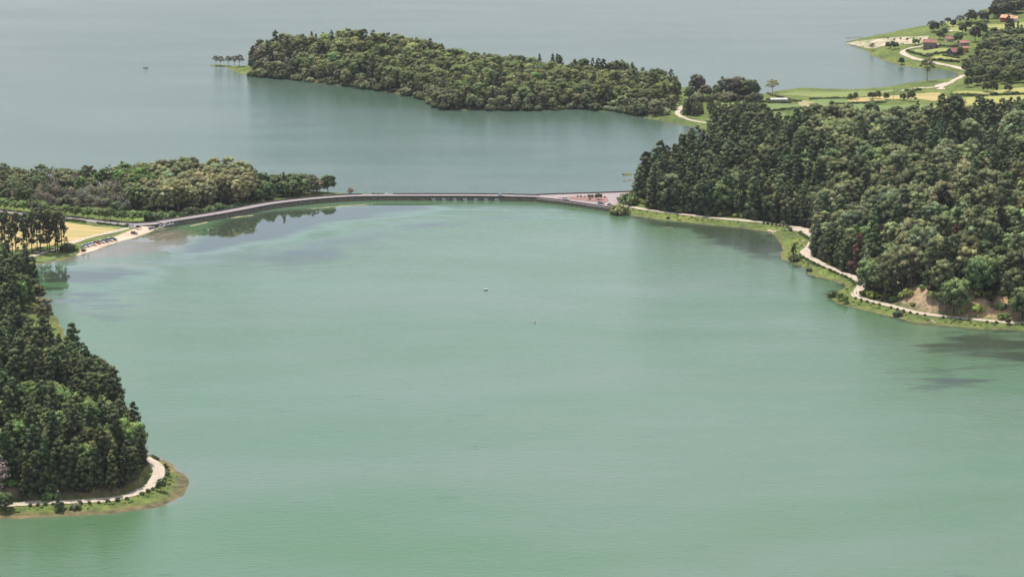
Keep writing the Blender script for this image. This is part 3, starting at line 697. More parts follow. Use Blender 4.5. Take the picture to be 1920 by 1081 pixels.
def scatter(poly, spacing, fn, avoid=(), clear=4.0, jitter=.48):
    p0, p1 = poly.min(0), poly.max(0)
    xs = np.arange(p0[0], p1[0], spacing); ys = np.arange(p0[1], p1[1], spacing * .9)
    g = np.stack(np.meshgrid(xs, ys, indexing='ij'), -1); g[:, ::2, 0] += spacing * .5; g = g.reshape(-1, 2)
    g = g + rng.uniform(-jitter, jitter, g.shape) * spacing
    g = g[inside(g, poly)]
    for a in avoid:
        if len(g): g = g[pdist(g, a) > clear]
    if len(g): g = g[samp(DG, g[:, 0], g[:, 1]) > 1.0]
    for q in g: fn(q)
PL = [path_r, path_l, path_p, path_b, road_w[:, :2], deck[:, :2], path_v1, path_v2]
def place_right(q):
    u = px_of(q)[0]
    return 'above the plaza' if u < 1290 else 'left of the path bend' if u < 1440 else 'at the path bend' if u < 1540 else 'near the dead red conifer' if u < 1680 else 'above the earth cliff' if u < 1850 else 'at the right edge'
def place_pen(q):
    u = px_of(q)[0]
    return 'near its spit' if u < 600 else 'left of its middle' if u < 760 else 'in its middle' if u < 900 else 'above its small cove' if u < 1080 else 'near the isthmus'
def place_mid(q):
    u = px_of(q)[0]
    return 'near the roadside trees' if u < 290 else 'left of its crest' if u < 360 else 'right of its crest' if u < 430 else 'towards the causeway'
def place_wet(q):
    u = px_of(q)[0]
    return 'at the left edge' if u < 60 else 'behind the pine grove' if u < 130 else 'behind the hay field' if u < 190 else 'near the pond'
def place_left(q):
    u, v = px_of(q)
    return 'next to the water' if u > 150 else 'at the left edge' if u < 30 else 'above the path' if v > 850 else 'in the middle' if v > 700 else 'near the stony cove'
def px_of(q): u, v, _ = proj(np.array((q[0], q[1], float(H(q[0], q[1]))))); return float(u), float(v)

# right hill forest
gr_right = 'forest on the right hillside'
def f_right(q):
    u, v = px_of(q)
    if u > 2040: return
    fr = pdist(q[None], RH_front)[0]; low = .74 if (u > 1440 and pdist(q[None], RH_back)[0] < 60) else 1.0
    if ((1640 < u < 1735 and fr < 15) or (1770 < u < 1825 and fr < 26) or (1840 < u < 1900 and fr < 7)) and rng.random() < .72: return
    n1, n2 = vnoise(q[None], 45, 51)[0], vnoise(q[None], 28, 52)[0]
    edge = 'above the lakeside path' if fr < 22 else 'on the slope' if fr < 150 else 'on the ridge'
    if 1620 < u < 1880 and 250 < v < 345 and fr > 130 and n2 > -.5:
        tree('young_conifer', *q, rng.uniform(.85, 1.15), None, 'small bluish conifer of the young plantation on the right ridge', gr_right); return
    pal = .07 + (.5 if (1540 < u < 1820 and n1 > .0) else .16 if u > 1500 else 0)
    if u < 1500: pal *= .4
    x = rng.random()
    if x < pal: tree('pale', *q, low * rng.uniform(.85, 1.3), None, 'tall pale olive tree %s of the right hillside' % edge if fr >= 22 else 'tall pale olive tree by the right hand path', gr_right)
    elif x < pal + (.10 if u < 1480 else .26) + .3 * (n2 > .35) and u > 1250: tree('broadleaf', *q, low * rng.uniform(.85, 1.3), rng.choice([0, 1]) * np.array((.02, .03, .012)) + (.078, .100, .042), 'round green leafy tree by the right hand path' if fr < 22 else 'round green leafy tree %s of the right hillside' % edge, gr_right)
    else: tree('conifer', *q, low * rng.uniform(.78, 1.28), None, 'dark green conifer by the right hand path' if fr < 22 else 'dark green conifer %s of the right hillside' % edge, gr_right)
scatter(RH, 9.6, f_right, [path_r], 5.0)
scatter(RH, 6.0, lambda q: (pdist(q[None], RH_front)[0] < 26 and px_of(q)[0] < 2000 and rng.random() < .5) and tree('shrub', *q, rng.uniform(.7, 1.4), rng.choice([0, 1]) * np.array((.05, .04, .0)) + (.10, .135, .042), 'low green shrub at the foot of the right hillside by the path', 'shrubs at the forest edge'), [path_r], 3.6)
for q in smooth(offset(path_r[8:], 6.2), 6.0):                     # the front rank above the path
    u, v = px_of(q)
    if (u < 1345 or (1450 < u < 1620)) and inside(q[None], RH)[0]: tree('conifer', q[0] + rng.uniform(-1, 1), q[1] + rng.uniform(-1, 1), rng.uniform(.72, .98), None, 'dark green conifer in the front rank', gr_right)
strip = smooth(offset(path_r, -7.0), 2.2)
for q in strip:
    u, v = px_of(q); e = q + rng.uniform(-3.2, 3.2, 2)
    if u < 1960 and samp(DG, e[0], e[1]) > .6 and pdist(e[None], path_r)[0] > 3.4 and rng.random() < .75: tree('shrub', e[0], e[1], rng.uniform(.12, .34), np.array((.14, .165, .05)) * rng.choice([.75, 1, 1.2]), 'tuft of long grass on the bank between right hand path and water', 'grass tufts of the bank')
# left hill forest
gr_left = 'forest on the left hillside'
def f_left(q):
    u, v = px_of(q)
    if u < -140 or pdist(q[None], LH_back)[0] < 3.5 or (u > 38 and 588 < v < 668): return
    x = rng.random(); fr = pdist(q[None], LH_front)[0]
    if u > 256: return
    if u > 225: x = .5
    where = 'by the headland path' if fr < 20 else 'on the left headland slope'
    if x < .14 or vnoise(q[None], 20, 61)[0] > .55: tree('broadleaf', *q, rng.uniform(.75, 1.1), (.088, .128, .040), 'bright green leafy tree %s' % where, gr_left)
    elif x < .22: tree('pale', *q, rng.uniform(.7, .9), (.11, .115, .05), 'olive clumpy tree %s' % where, gr_left)
    else: tree('conifer', *q, rng.uniform(.72, 1.0) * (.74 if u > 225 else 1), (.054, .070, .030), 'dark green conifer %s' % where, gr_left)
scatter(LH, 7.6, f_left, [path_l], 4.5)
scatter(LH, 6.0, lambda q: (pdist(q[None], LH_front)[0] < 12 and px_of(q)[0] > -60 and px_of(q)[0] < 150) and tree('shrub', *q, rng.uniform(.8, 1.3), (.11, .17, .045), 'light green shrub at the foot of the left headland forest', 'shrubs at the forest edge'), [path_l], 3.6)
for q in smooth(offset(path_l[:-4], 6.0), 5.6):
    if -60 < px_of(q)[0] < 232 and inside(q[None], LH)[0]:
        tree('conifer' if rng.random() < .75 else 'broadleaf', q[0] + rng.uniform(-.8, .8), q[1] + rng.uniform(-.5, 1.5), rng.uniform(.6, .8), (.056, .074, .030), 'dark green tree in the front rank of the left headland', gr_left)
for q in smooth(offset(path_l, -6.5), 2.2):
    e = q + rng.uniform(-2.2, 2.2, 2)
    if px_of(e)[0] > -20 and samp(DG, e[0], e[1]) > 3.5 and pdist(e[None], path_l)[0] > 3.4: tree('shrub', e[0], e[1], rng.uniform(.12, .3), np.array((.13, .18, .05)) * rng.choice([.75, 1, 1.2]), 'tuft of long grass on the bank of the left headland', 'grass tufts of the bank')
for q in smooth(offset(path_l[:-2], 6.6), 4.2):
    if 228 < px_of(q)[0] and inside(q[None], LH)[0]: tree('conifer', q[0] - .8, q[1] + rng.uniform(-.4, .8), rng.uniform(.48, .62), (.050, .066, .028), 'dark green tree of the front rank overhanging the headland bend', gr_left)
# wooded peninsula
gr_pen = 'trees on the wooded peninsula'
def f_pen(q):
    u, v = px_of(q); fr = pdist(q[None], PH_front)[0]; bk = pdist(q[None], PH_back)[0]; n1 = vnoise(q[None], 40, 71)[0]
    if 1118 < u < 1160 and fr < 16: return
    x = rng.random(); dn = 1.0 if u < 820 else .84
    if u < 560 and x < .5: tree('broadleaf', *q, rng.uniform(.6, .85), (.11, .105, .075), 'greyish feathery tree at the left end of the wooded peninsula', gr_pen); return
    if bk < 45 and x < .30 and vnoise(q[None], 30, 73)[0] > -.2: tree('spire' if rng.random() < .5 else 'conifer', *q, dn * rng.uniform(.8, 1.2), None, 'thin dark spiky conifer on the crest of the wooded peninsula', gr_pen)
    elif fr < 14: tree('broadleaf', *q, rng.uniform(.55, .85), (.105, .112, .058), 'grey green tree overhanging the water of the wooded peninsula', gr_pen)
    elif x < .62: tree('broadleaf', *q, dn * rng.uniform(.75, 1.35), np.array((.100, .118, .045)) * (1.15 if n1 > .2 else .92), 'mid green leafy tree on the slope of the wooded peninsula', gr_pen)
    elif x < .82: tree('pale', *q, dn * rng.uniform(.62, .95), (.11, .120, .058), 'olive green clumpy tree on the slope of the wooded peninsula', gr_pen)
    else: tree('conifer', *q, dn * rng.uniform(.6, .95), (.058, .070, .042), 'dark evergreen among the leafy trees of the wooded peninsula', gr_pen)
scatter(PH, 9.0, f_pen, [path_p], 4.0)
for q in smooth(PH_front[:-3], 5.5):
    e = q + rng.uniform(-1.5, 1.5, 2) + (0, 2.5)
    if samp(DG, e[0], e[1]) > -.5 and rng.random() < .9 and not (1125 < px_of(e)[0] < 1160): tree('shrub', e[0], e[1], rng.uniform(1.2, 2.6), np.array((.095, .105, .05)) * rng.choice([.8, 1, 1.25]), 'bush hanging over the waterline of the wooded peninsula', 'shore bushes of the peninsula')
# leafy wood behind the causeway
gr_mid = 'wood behind the curved road'
mw = PX([(248,394),(290,405),(330,406.5),(400,396.5),(480,384),(560,372),(618,364),(600,358),(540,354),(400,347),(260,343),(215,352)])[:, :2]
def f_mid(q):
    u, v = px_of(q); n1 = vnoise(q[None], 26, 81)[0]; x = rng.random()
    if u > 470: tree('broadleaf', *q, rng.uniform(.55, .8), (.068, .088, .04), 'dark green tree at the right end of the wood by the causeway', gr_mid)
    elif 270 < u < 470 and n1 > -.3: tree('pale', *q, rng.uniform(.7, .95), (.155, .155, .078), 'pale straw tinted leafy tree in the wood behind the curved road', gr_mid)
    elif x < .75: tree('broadleaf', *q, rng.uniform(.7, 1.0), (.085, .12, .036), 'dark green rounded tree in the wood behind the curved road', gr_mid)
    else: tree('pale', *q, rng.uniform(.65, .85), (.125, .13, .065), 'olive clumpy tree in the wood behind the curved road', gr_mid)
scatter(mw, 8.5, f_mid, PL, 8)
for q in offset(deck, 10.0)[:int(len(deck) * .62):2]:
    if samp(DG, q[0], q[1]) > 1.5: tree('shrub', q[0] + rng.uniform(-1, 1), q[1] + rng.uniform(0, 4), rng.uniform(1.1, 2.2), np.array((.055, .08, .03)) * rng.choice([.9, 1.2, 1.6]), 'dark green bush at the foot of the wood beside the causeway', 'bushes along the foot of the wood')
wet = PX([(-60,384),(60,389),(180,397),(250,402),(262,388),(235,350),(200,345),(140,342),(60,340),(-60,340)])[:, :2]
def f_wet(q):
    u, v = px_of(q); x = rng.random(); n1 = vnoise(q[None], 22, 91)[0]
    if 385 < v and 60 < u < 100: return
    if v > 362 and 60 < u < 245:
        if x < .74: tree('bare', *q, rng.uniform(.5, .85), (.170, .158, .112), 'leafless beige swamp bush in the wetland', 'bare wetland bushes')
        elif x < .92: tree('shrub', *q, rng.uniform(1.0, 1.9), (.085, .105, .045), 'low dark green shrub among the beige swamp bushes', 'wetland shrubs')
    elif x < .24: tree('broadleaf', *q, rng.uniform(.45, .7), (.085, .115, .04), 'green bushy tree at the far edge of the wetland', 'wetland trees')
    elif x < .46: tree('umbrella', *q, rng.uniform(.75, 1.0), (.12, .13, .06), 'open crowned tree on the wetland edge', 'wetland trees')
    elif x < .72: tree('bare', *q, rng.uniform(.7, 1.0), (.165, .150, .105), 'bare twiggy tree among green wetland trees', 'wetland trees')
    elif x < .9: tree('shrub', *q, rng.uniform(1, 1.6), (.10, .12, .045), 'olive shrub at the far edge of the wetland', 'wetland shrubs')
scatter(wet, 7.0, f_wet, PL + [np.array([a[:2] for a in PX([(0,388),(120,398),(250,410)])])], 7)
# roadside row: fifteen round trees
ord_ = 'first second third fourth fifth sixth seventh eighth ninth tenth eleventh twelfth thirteenth fourteenth fifteenth'.split()
row = [(285 - 19.5 * i - (3 if i == 0 else 0), 417 - 1.45 * i + (0 if i else -4)) for i in range(15)]
row = [(273,414.5),(250,416),(228,415),(207,413),(186,411),(165,409),(144,407),(124,405),(104,403),(83,401),(64,399),(45,397),(27,395),(8,393),(-12,391)]
for i, (u, v) in enumerate(row):
    p = G(u, v); tree('street', p[0], p[1], rng.uniform(.95, 1.1), None, '%s round bright green roadside tree counted from the causeway end' % ord_[i], 'row of round trees along the road')
# tall pine grove by the hay field
for i, (u, v, s) in enumerate([(5,470,.95),(17,474,1),(30,476,1.05),(46,480,1.1),(56,466,.95),(66,462,.95),(76,474,1.1),(85,464,.9),(93,473,1.05),(100,466,1.0),(108,470,1.1),(116,465,.95),(121,468,.85),(60,472,1.0),(70,468,1.05),(89,469,.95),(104,472,.9),(51,470,1),(80,468,1.),(-10,470,1),(36,468,.9),(10,480,1),(24,484,1)]):
    p = G(u, v); tree('tall_pine', p[0], p[1], s, (.072, .08, .04), 'tall thin dark pine with bare stem in the grove by the hay field', 'pine grove by the hay field')
# single trees one can point at
def one(kind, u, v, s, col, label, grp=None): p = G(u, v); tree(kind, p[0], p[1], s, col, label, grp, sp=.03)
one('shrub', 1162, 401, 2.9, (.17, .18, .075), 'big pale yellowish round willow bush at the corner of the plaza')
one('shrub', 1180, 383, 3.0, (.080, .112, .038), 'low dense bright green clump beside the plaza')
one('umbrella', 1448, 174, .85, (.20, .19, .06), 'lone yellowish tree on a thin trunk at the left end of the fields')
one('umbrella', 1738, 152, 1.35, (.14, .14, .055), 'large spreading lone tree on the bank of the inlet')
one('broadleaf', 1690, 121, .45, (.05, .07, .035), 'dark round tree at the water edge of the village shore')
one('umbrella', 1635, 95, .55, (.08, .09, .05), 'small dark tree at the tip of the village beach')
for u, v, s in ((1665,91,.55),(1674,92,.6),(1681,91,.5)): one('broadleaf', u, v, s * .8, (.07, .08, .05), 'small dark tree of the cluster behind the village beach', 'tree cluster behind the beach')
one('street', 1717, 85, .95, (.10, .15, .05), 'small light tree on the sand beside the grey two storey house')
one('tall_pine', 1487, 497, .62, (.085, .09, .04), 'leaning dark pine on the grassy spit of the right shore')
one('umbrella', 1468, 432, .42, (.13, .14, .075), 'small pale tree with its own shadow on the grass by the path bend')
one('shrub', 1490, 488, 1.6, (.12, .14, .06), 'olive shrub beside the leaning pine on the spit')
one('broadleaf', 1575, 563, .32, (.11, .15, .05), 'small light tree on the grassy point of the right shore')
one('broadleaf', 1585, 568, .30, (.12, .16, .05), 'small light tree on the grassy point nearest the path')
one('shrub', 1563, 556, 1.3, (.055, .075, .03), 'dark bush at the water edge of the grassy point')
one('shrub', 1682, 592, 1.1, (.05, .06, .03), 'dark bush at the water edge below the earth cliff')
one('shrub', 1517, 508, .9, (.06, .07, .045), 'small greyish bush at the water edge by the clipped hedge')
one('tall_pine', 1270, 411, .32, (.07, .09, .04), 'thin young pine on the grass strip by the water')
one('shrub', 1252, 409, .5, (.05, .055, .03), 'tiny dark bush on the grass strip by the water')
one('broadleaf', 1890, 607, .22, (.06, .075, .035), 'little dark tree on the verge at the right edge of the path')
one('broadleaf', 302, 920, .36, (.085, .10, .045), 'small olive tree beside the pale path on the left headland')
one('young_conifer', 110, 956, .72, (.075, .105, .05), 'bluish green conifer standing alone between path and water')
one('shrub', 142, 952, .75, (.16, .18, .10), 'small silvery bush beside the lone conifer on the shore')
one('broadleaf', 10, 955, .5, (.07, .10, .04), 'dark leafy tree at the lower left corner of the shore')
one('bare', 3, 918, 1.45, (.27, .22, .18), 'big leafless pinkish beige tree at the left edge of the picture')
for u, v, k, s in ((20,560,'conifer',.95),(34,556,'conifer',1.0),(46,566,'conifer',.9),(52,548,'conifer',.95),(60,560,'broadleaf',.7),(40,536,'conifer',.9),(26,540,'conifer',.9),(64,548,'conifer',.8),(55,575,'broadleaf',.6),(12,545,'conifer',.9),(48,522,'conifer',.8)):
    one(k, u, v, s, (.052, .068, .030), 'dark tree of the upper clump at the left edge behind the stony cove', 'upper clump behind the cove')
one('broadleaf', 72, 566, .62, (.09, .10, .045), 'leaning tree with a bare trunk at the water behind the left headland')
one('pale', 82, 612, .72, (.13, .12, .065), 'brownish olive round tree above the small stony cove on the left')
one('conifer', 138, 700, 1.0, (.06, .075, .03), 'tall pointed conifer on the crest of the left headland')
one('pale', 186, 738, .85, (.085, .09, .035), 'broad flat topped tree overhanging the water on the left headland')
one('conifer', 1610, 512, 1.08, (.070, .036, .028), 'dead reddish brown conifer between green trees above the path bend')
one('conifer', 1655, 470, .8, (.085, .044, .032), 'dead rusty conifer higher up among the green trees')
one('conifer', 1790, 480, .7, (.11, .055, .036), 'dead rusty red conifer above the earth cliff')
one('shrub', 127, 470, 1.6, (.06, .08, .03), 'dark small tree on the grass by the beach car park')
one('shrub', 141, 469, .9, (.10, .15, .04), 'green bush beside the dark car on the beach')
one('bare', 598, 362, 1.1, (.24, .20, .13), 'beige twiggy tree at the right end of the wood on the causeway')
one('bare', 657, 366, .72, (.26, .20, .15), 'lone bare beige tree standing beyond the causeway')
one('spire', 532, 366, .95, (.09, .085, .055), 'dark narrow tree rising above the right end of the wood')
one('umbrella', 585, 362, .9, (.12, .11, .07), 'open branched tree next to the beige tree by the causeway')
for u, v, k, s, c, l in [(405,122.5,'umbrella',.62,(.13,.12,.085),'rounded tree at the very tip of the peninsula spit'),(413,123,'umbrella',.72,(.11,.105,.075),'second tree from the tip of the peninsula spit'),
                         (428,123.5,'umbrella',.6,(.12,.11,.085),'thin leaning tree in the middle of the peninsula spit'),(440,123.5,'umbrella',.75,(.10,.095,.07),'darker tree of the pair at the inner end of the spit'),
                         (449,124,'umbrella',.85,(.10,.095,.07),'tallest tree at the inner end of the peninsula spit'),(482,128,'umbrella',1.0,(.14,.13,.08),'pale round tree on bare stems behind the spit meadow')]: one(k, u, v, s, c, l)
one('spire', 593, 118, 1.45, (.05, .06, .04), 'tallest pointed fir on the crest of the peninsula')
# conifer screen on the isthmus and the trees round it
gi = 'trees on the isthmus'
for i in range(30):
    u = 1286 + i * 4.9; v = 213 + 4 * math.sin(i * .5) + rng.uniform(-2, 2) + (i > 9) * 6; p = G(u, v)
    if i in (7, 8): continue
    tree('conifer', p[0], p[1], rng.uniform(.46, .62), (.062, .070, .040), 'tree of the dark close screen above the isthmus path', gi)
for u, v, k, s, c, l in [(1306,183,'broadleaf',1.2,(.085,.078,.055),'large dark tree with brown tips at the neck of the peninsula'),(1324,186,'broadleaf',.85,(.09,.075,.055),'brownish tree at the neck of the peninsula'),
                         (1360,183,'broadleaf',1.1,(.075,.085,.055),'wide dark tree left of the big round tree'),(1382,184,'broadleaf',1.15,(.09,.08,.06),'dark tree with greyish top beside the big round tree'),
                         (1345,184,'broadleaf',.7,(.085,.105,.045),'leafy tree between the dark trees of the isthmus'),(1406,187,'broadleaf',1.15,(.06,.075,.035),'big dark round tree beside the fields'),
                         (1292,186,'broadleaf',.7,(.075,.09,.05),'round tree at the left of the isthmus trees'),(1330,196,'broadleaf',.55,(.10,.11,.05),'small olive tree in front of the big isthmus trees')]: one(k, u, v, s, c, l)
for u, v, s in ((1145,206,1.3),(1155,207,1.5),(1247,214,2.2),(1165,207,1.2),(1137,205,1.0),(1135,196,1.6),(1150,199,1.8)): one('shrub', u, v, s, (.17, .20, .10), 'pale silvery shrub on the open bank of the peninsula', 'silvery shrubs of the open bank')
for i in range(26): p = G(rng.uniform(1286, 1425), rng.uniform(184, 191)); tree('shrub', p[0], p[1], rng.uniform(1.2, 2.4), np.array((.075, .085, .045)) * rng.choice([.85, 1, 1.3]), 'bush at the feet of the big isthmus trees', gi)
# trees and hedges between the fields
for i, (u, v, s) in enumerate([(1604,186,.5),(1632,186,.55),(1637,184.5,.5),(1646,185,.55),(1662,187,.55),(1693,188,.6),(1708,190,.8),(1594,187,.45)]):
    one('broadleaf', u, v, s * .75, (.085, .10, .04), 'small dark tree on the field boundary, %s from the left' % ord_[i])
for u, v, s in ((1850,172,.6),(1862,175,.7),(1848,160,.65),(1832,160,.6),(1815,163,.55),(1838,150,.8),(1818,152,.75),(1890,172,.5)): one('broadleaf', u, v, s, (.075, .085, .038), 'dark spreading tree between the yellow fields and the village wood', 'trees beside the yellow fields')
# village wood
vw = np.array([G(u, v)[:2] for u, v in [(1812,138),(1840,152),(1880,158),(1990,150),(1990,70),(1935,76),(1880,72),(1860,76),(1845,88),(1838,100),(1832,114),(1820,126)]])
scatter(vw, 11.0, lambda q: px_of(q)[0] < 1990 and tree('broadleaf', *q, rng.uniform(.7, 1.0), np.array((.07, .084, .036)) * rng.choice([.85, 1, 1.25]), 'dark leafy tree in the wood around the village houses', 'village wood'), [], 4)
for i, (u, v, s) in enumerate([(1748,58,.9),(1752,60,.8),(1765,55,.8),(1777,50,.8),(1787,51,.6),(1800,46,.85),(1816,42,.95),(1822,42,.9),(1830,40,.85),(1842,38,1.0),(1846,41,.8)]):
    one('umbrella' if i % 3 != 1 else 'broadleaf', u, v, s * .85, (.062, .065, .042), '%s dark tree of the line along the far village shore' % ord_[i])
vr = np.array([G(u, v)[:2] for u, v in [(1858,36),(1880,31),(1905,26),(1990,14),(1990,6),(1930,10),(1870,26)]])
scatter(vr, 10.5, lambda q: px_of(q)[0] < 1980 and tree('broadleaf', *q, rng.uniform(.75, .95), (.052, .060, .036), 'dark tree in the wood behind the red house', 'village wood'), [], 3)
for u, v, k, s, c, l in [(1898,26,'broadleaf',.8,(.13,.135,.055),'pale green tree directly behind the red house'),(1890,62,'conifer',.75,(.04,.05,.03),'dark conifer in front of the red house'),(1898,63,'conifer',.7,(.04,.05,.03),'second dark conifer in front of the red house'),
                         (1908,66,'conifer',.5,(.045,.055,.032),'small dark conifer near the right edge of the village'),(1915,66,'conifer',.45,(.045,.055,.032),'smallest dark conifer at the right edge of the village'),
                         (1762,74,'broadleaf',.6,(.09,.105,.045),'green tree right behind the grey two storey house'),(1770,66,'broadleaf',.55,(.075,.085,.045),'greyish tree left of the small white house'),
                         (1796,82,'broadleaf',.75,(.08,.11,.04),'green tree in front of the small white house'),(1805,64,'broadleaf',.7,(.08,.095,.045),'tree right of the small white house'),
                         (1828,78,'broadleaf',.95,(.075,.078,.055),'large greyish tree behind the orange house'),(1843,66,'broadleaf',.8,(.08,.10,.045),'round tree on the slope below the hill meadow'),
                         (1815,56,'broadleaf',.6,(.06,.07,.035),'dark bushy tree at the foot of the hill meadow'),(1835,56,'broadleaf',.6,(.06,.07,.035),'dark bushy tree in the middle of the hill meadow foot'),
                         (1800,102,'broadleaf',.5,(.08,.12,.045),'green bushy tree beside the orange house'),(1743,114,'umbrella',.55,(.07,.08,.05),'grey green tree beside the village road')]: one(k, u, v, s, c, l)
# clipped bushes along the paths
def along(line, lo, hi, step, off, label, group, skip=.1, s=(.8, 1.15), col=None):
    u = np.array([px_of(q)[0] for q in line]); v = np.array([px_of(q)[1] for q in line])
    L = smooth(line, step); t = np.gradient(L, axis=0); t /= np.linalg.norm(t, axis=1)[:, None]; n = np.stack([-t[:, 1], t[:, 0]], 1)
    for q, m in zip(L, n):
        pu, pv = px_of(q)
        if lo(pu, pv) and hi(pu, pv) and rng.random() > skip: e = q + m * off; tree('bush', e[0], e[1], rng.uniform(*s), col, label, group)
T_ = lambda a, b: True
along(path_r, lambda u, v: u > 1610 and v > 545, lambda u, v: u < 1930, 4.6, -3.6, 'small dark clipped bush along the path below the earth cliff', 'clipped bushes along the lakeside paths', .28)
along(path_r, lambda u, v: 478 < v < 532, lambda u, v: u < 1625, 2.0, -3.7, 'dark bush of the dense hedge between path bend and water', 'clipped bushes along the lakeside paths', .12)
along(path_r, lambda u, v: 1436 < u < 1470 and v < 430, T_, 3.2, -3.4, 'small dark bush on the verge before the path bend', 'clipped bushes along the lakeside paths', .3)
along(path_l, lambda u, v: u > 40, lambda u, v: v > 850, 3.4, -3.7, 'small dark bush along the outer edge of the headland path', 'clipped bushes along the headland path', .15)
for i in range(9): p = G(1476 + i * .9, 425.5 + i * .9); tree('bush', p[0], p[1], 1.2, None, 'dark bush in the short hedge beside the path fork', 'clipped bushes along the lakeside paths')
for i in range(11): p = G(1499 + i * 1.8, 437.5 + i * 1.05); tree('bush', p[0], p[1], 1.2, None, 'dark bush of the slanting hedge on the green by the path', 'clipped bushes along the lakeside paths')
for i in range(26): p = G(185 + i * 2.2, 420 + i * .23 + .4 * math.sin(i)); tree('bush', p[0], p[1], rng.uniform(.8, 1.3), (.06, .085, .03), 'bush of the dark hedge between road and hay field', 'hedge of the hay field')
for i in range(40): p = G(-20 + i * 4.6, 400 + i * .42); tree('bush', p[0], p[1], rng.uniform(.9, 1.3), (.06, .08, .03), 'bush of the low hedge on the far side of the hay field', 'hedge of the hay field')
for i in range(14): p = G(700 + i * 3.0, 364.2); (i in (7, 8, 9)) or tree('bush', p[0], p[1], rng.uniform(.6, 1.0), (.10, .14, .05), 'low green bush on the far edge of the causeway', 'bushes on the causeway edge')
for u, v, s, k in ((1083,368.6,.7,'bush'),(1089,368.8,.8,'bush'),(1096,369,.7,'bush'),(1104,369,1.2,'bush'),(1110,369.4,1.4,'bush'),(1122,373.5,.6,'street'),(1106,374,.9,'bush'),(1134,369.5,.7,'bush')):
    p = P(u, v, 2.65); tree(k, p[0], p[1], s, (.075, .10, .04), 'young plant in the red planting island', 'plants on the plaza island', z=2.65)
for i, (u0, v0, u1, v1, n, c) in enumerate([(1702,96,1740,107,15,(.05,.07,.03)),(1740,103,1782,97.5,14,(.07,.09,.03)),(1750,112,1796,116,12,(.05,.07,.03)),(1770,104,1796,109,8,(.06,.08,.03)),(1762,86,1795,88,9,(.06,.08,.035)),
                                           (1785,178,1850,180,16,(.08,.10,.04)),(1860,178,1935,176,14,(.07,.09,.04)),(1440,188,1500,190,12,(.08,.10,.04)),(1520,186,1600,184,14,(.10,.12,.045)),(1560,196,1660,192,18,(.085,.105,.045)),
                                           (1700,170,1725,169,7,(.08,.11,.04)),(1440,209,1480,205,10,(.05,.065,.03)),(1482,204,1510,203,7,(.08,.085,.05)),(1530,201,1600,207,16,(.20,.18,.11)),(1440,176,1480,187,10,(.14,.14,.07)),(1796,48,1850,44,12,(.06,.08,.035)),(1430,192,1480,193,10,(.07,.09,.04))]):
    w = ['along the village road', 'below the striped garden', 'in front of the village gardens', 'beside the orange house', 'behind the village gardens', 'between the two yellow fields', 'at the right edge of the yellow fields', 'left of the white shed', 'at the shore side of the fields',
         'in the middle of the green fields', 'by the fork of the pale track', 'at the left of the forest top', 'greyish at the left of the forest top', 'of pale dry reeds below the green field', 'of pale reeds near the lone yellow tree', 'below the line of shore trees', 'behind the white shed'][i]
    for j in range(n):
        p = G(u0 + (u1 - u0) * j / (n - 1), v0 + (v1 - v0) * j / (n - 1) + rng.uniform(-.4, .4)); tree('shrub', p[0], p[1], rng.uniform(.5, .85), c, 'shrub of the hedge %s' % w, 'hedges between fields and gardens')
for i in range(60):
    u = 205 + 0 * i; 
    u = rng.uniform(300, 640); k = np.argmin(abs(deck[:, 0] - P(u, 385, 2.4)[0])); q = deck[k, :2]; t = deck[min(k + 1, len(deck) - 1), :2] - deck[k - 1, :2]; t /= np.linalg.norm(t)
    e = q + np.array((-t[1], t[0])) * rng.uniform(7, 11); 
    if samp(DG, e[0], e[1]) > 1: tree('shrub', e[0], e[1], rng.uniform(.4, .8), (.11, .16, .045), 'low bright green shrub along the far side of the causeway', 'shrubs beside the causeway')

# which trees show largest: a coarse depth picture of the crowns
dead = [(t[1], t[2]) for t in TREES if t[7] and t[7].startswith(('dead', 'big leafless'))]
TREES = [t for t in TREES if t[8] is None or not any(abs(t[1] - a) < 5.0 and -16 < t[2] - b < 4 for a, b in dead)]
ts = len(TREES); RW, RHH = 960, 540; zb = np.full((RHH, RW), 1e9); ib = -np.ones((RHH, RW), int)
for t_ in TREES:
    fn = {gr_right: place_right, gr_pen: place_pen, gr_left: place_left, 'shore bushes of the peninsula': place_pen, gr_mid: place_mid, 'bare wetland bushes': place_wet, 'wetland trees': place_wet, 'grass tufts of the bank': None, 'clipped bushes along the lakeside paths': None}.get(t_[8])
    if fn: t_[7] = t_[7] + ', ' + fn((t_[1], t_[2]))
for i, (k, x, y, s, var, rot, col, lab, grp, z) in enumerate(TREES):
    pr = PROTO[k][var % len(PROTO[k])]; TREES[i][4] = var % len(PROTO[k])
    if z is None: z = float(H(x, y)); TREES[i][9] = z
    u, v, d = proj(np.array((x, y, z + pr[2] * s * .55))); u, v = u / 2, v / 2; a = pr[3] * s * FPX / d / 2 * .8; b = pr[2] * s * .45 * FPX / d / 2
    x0, x1, y0, y1 = int(max(0, u - a)), int(min(RW, u + a + 1)), int(max(0, v - b)), int(min(RHH, v + b + 1))
    if x0 >= x1 or y0 >= y1: continue
    yy, xx = np.mgrid[y0:y1, x0:x1]; m = (((xx + .5 - u) / max(a, .6)) ** 2 + ((yy + .5 - v) / max(b, .6)) ** 2 <= 1.2) & (d < zb[y0:y1, x0:x1])
    zb[y0:y1, x0:x1][m] = d; ib[y0:y1, x0:x1][m] = i
cnt = np.bincount(ib[ib >= 0], minlength=ts)
single = np.zeros(ts, bool)
for k in PROTO:
    ids = [i for i in range(ts) if TREES[i][0] == k]; ids.sort(key=lambda i: -(cnt[i] + (1e6 if TREES[i][8] is None else 0)))
    for i in ids[:295]:
        if cnt[i] >= (3 if k not in ('bush', 'shrub') else 1) or TREES[i][8] is None: single[i] = True
mass = {}
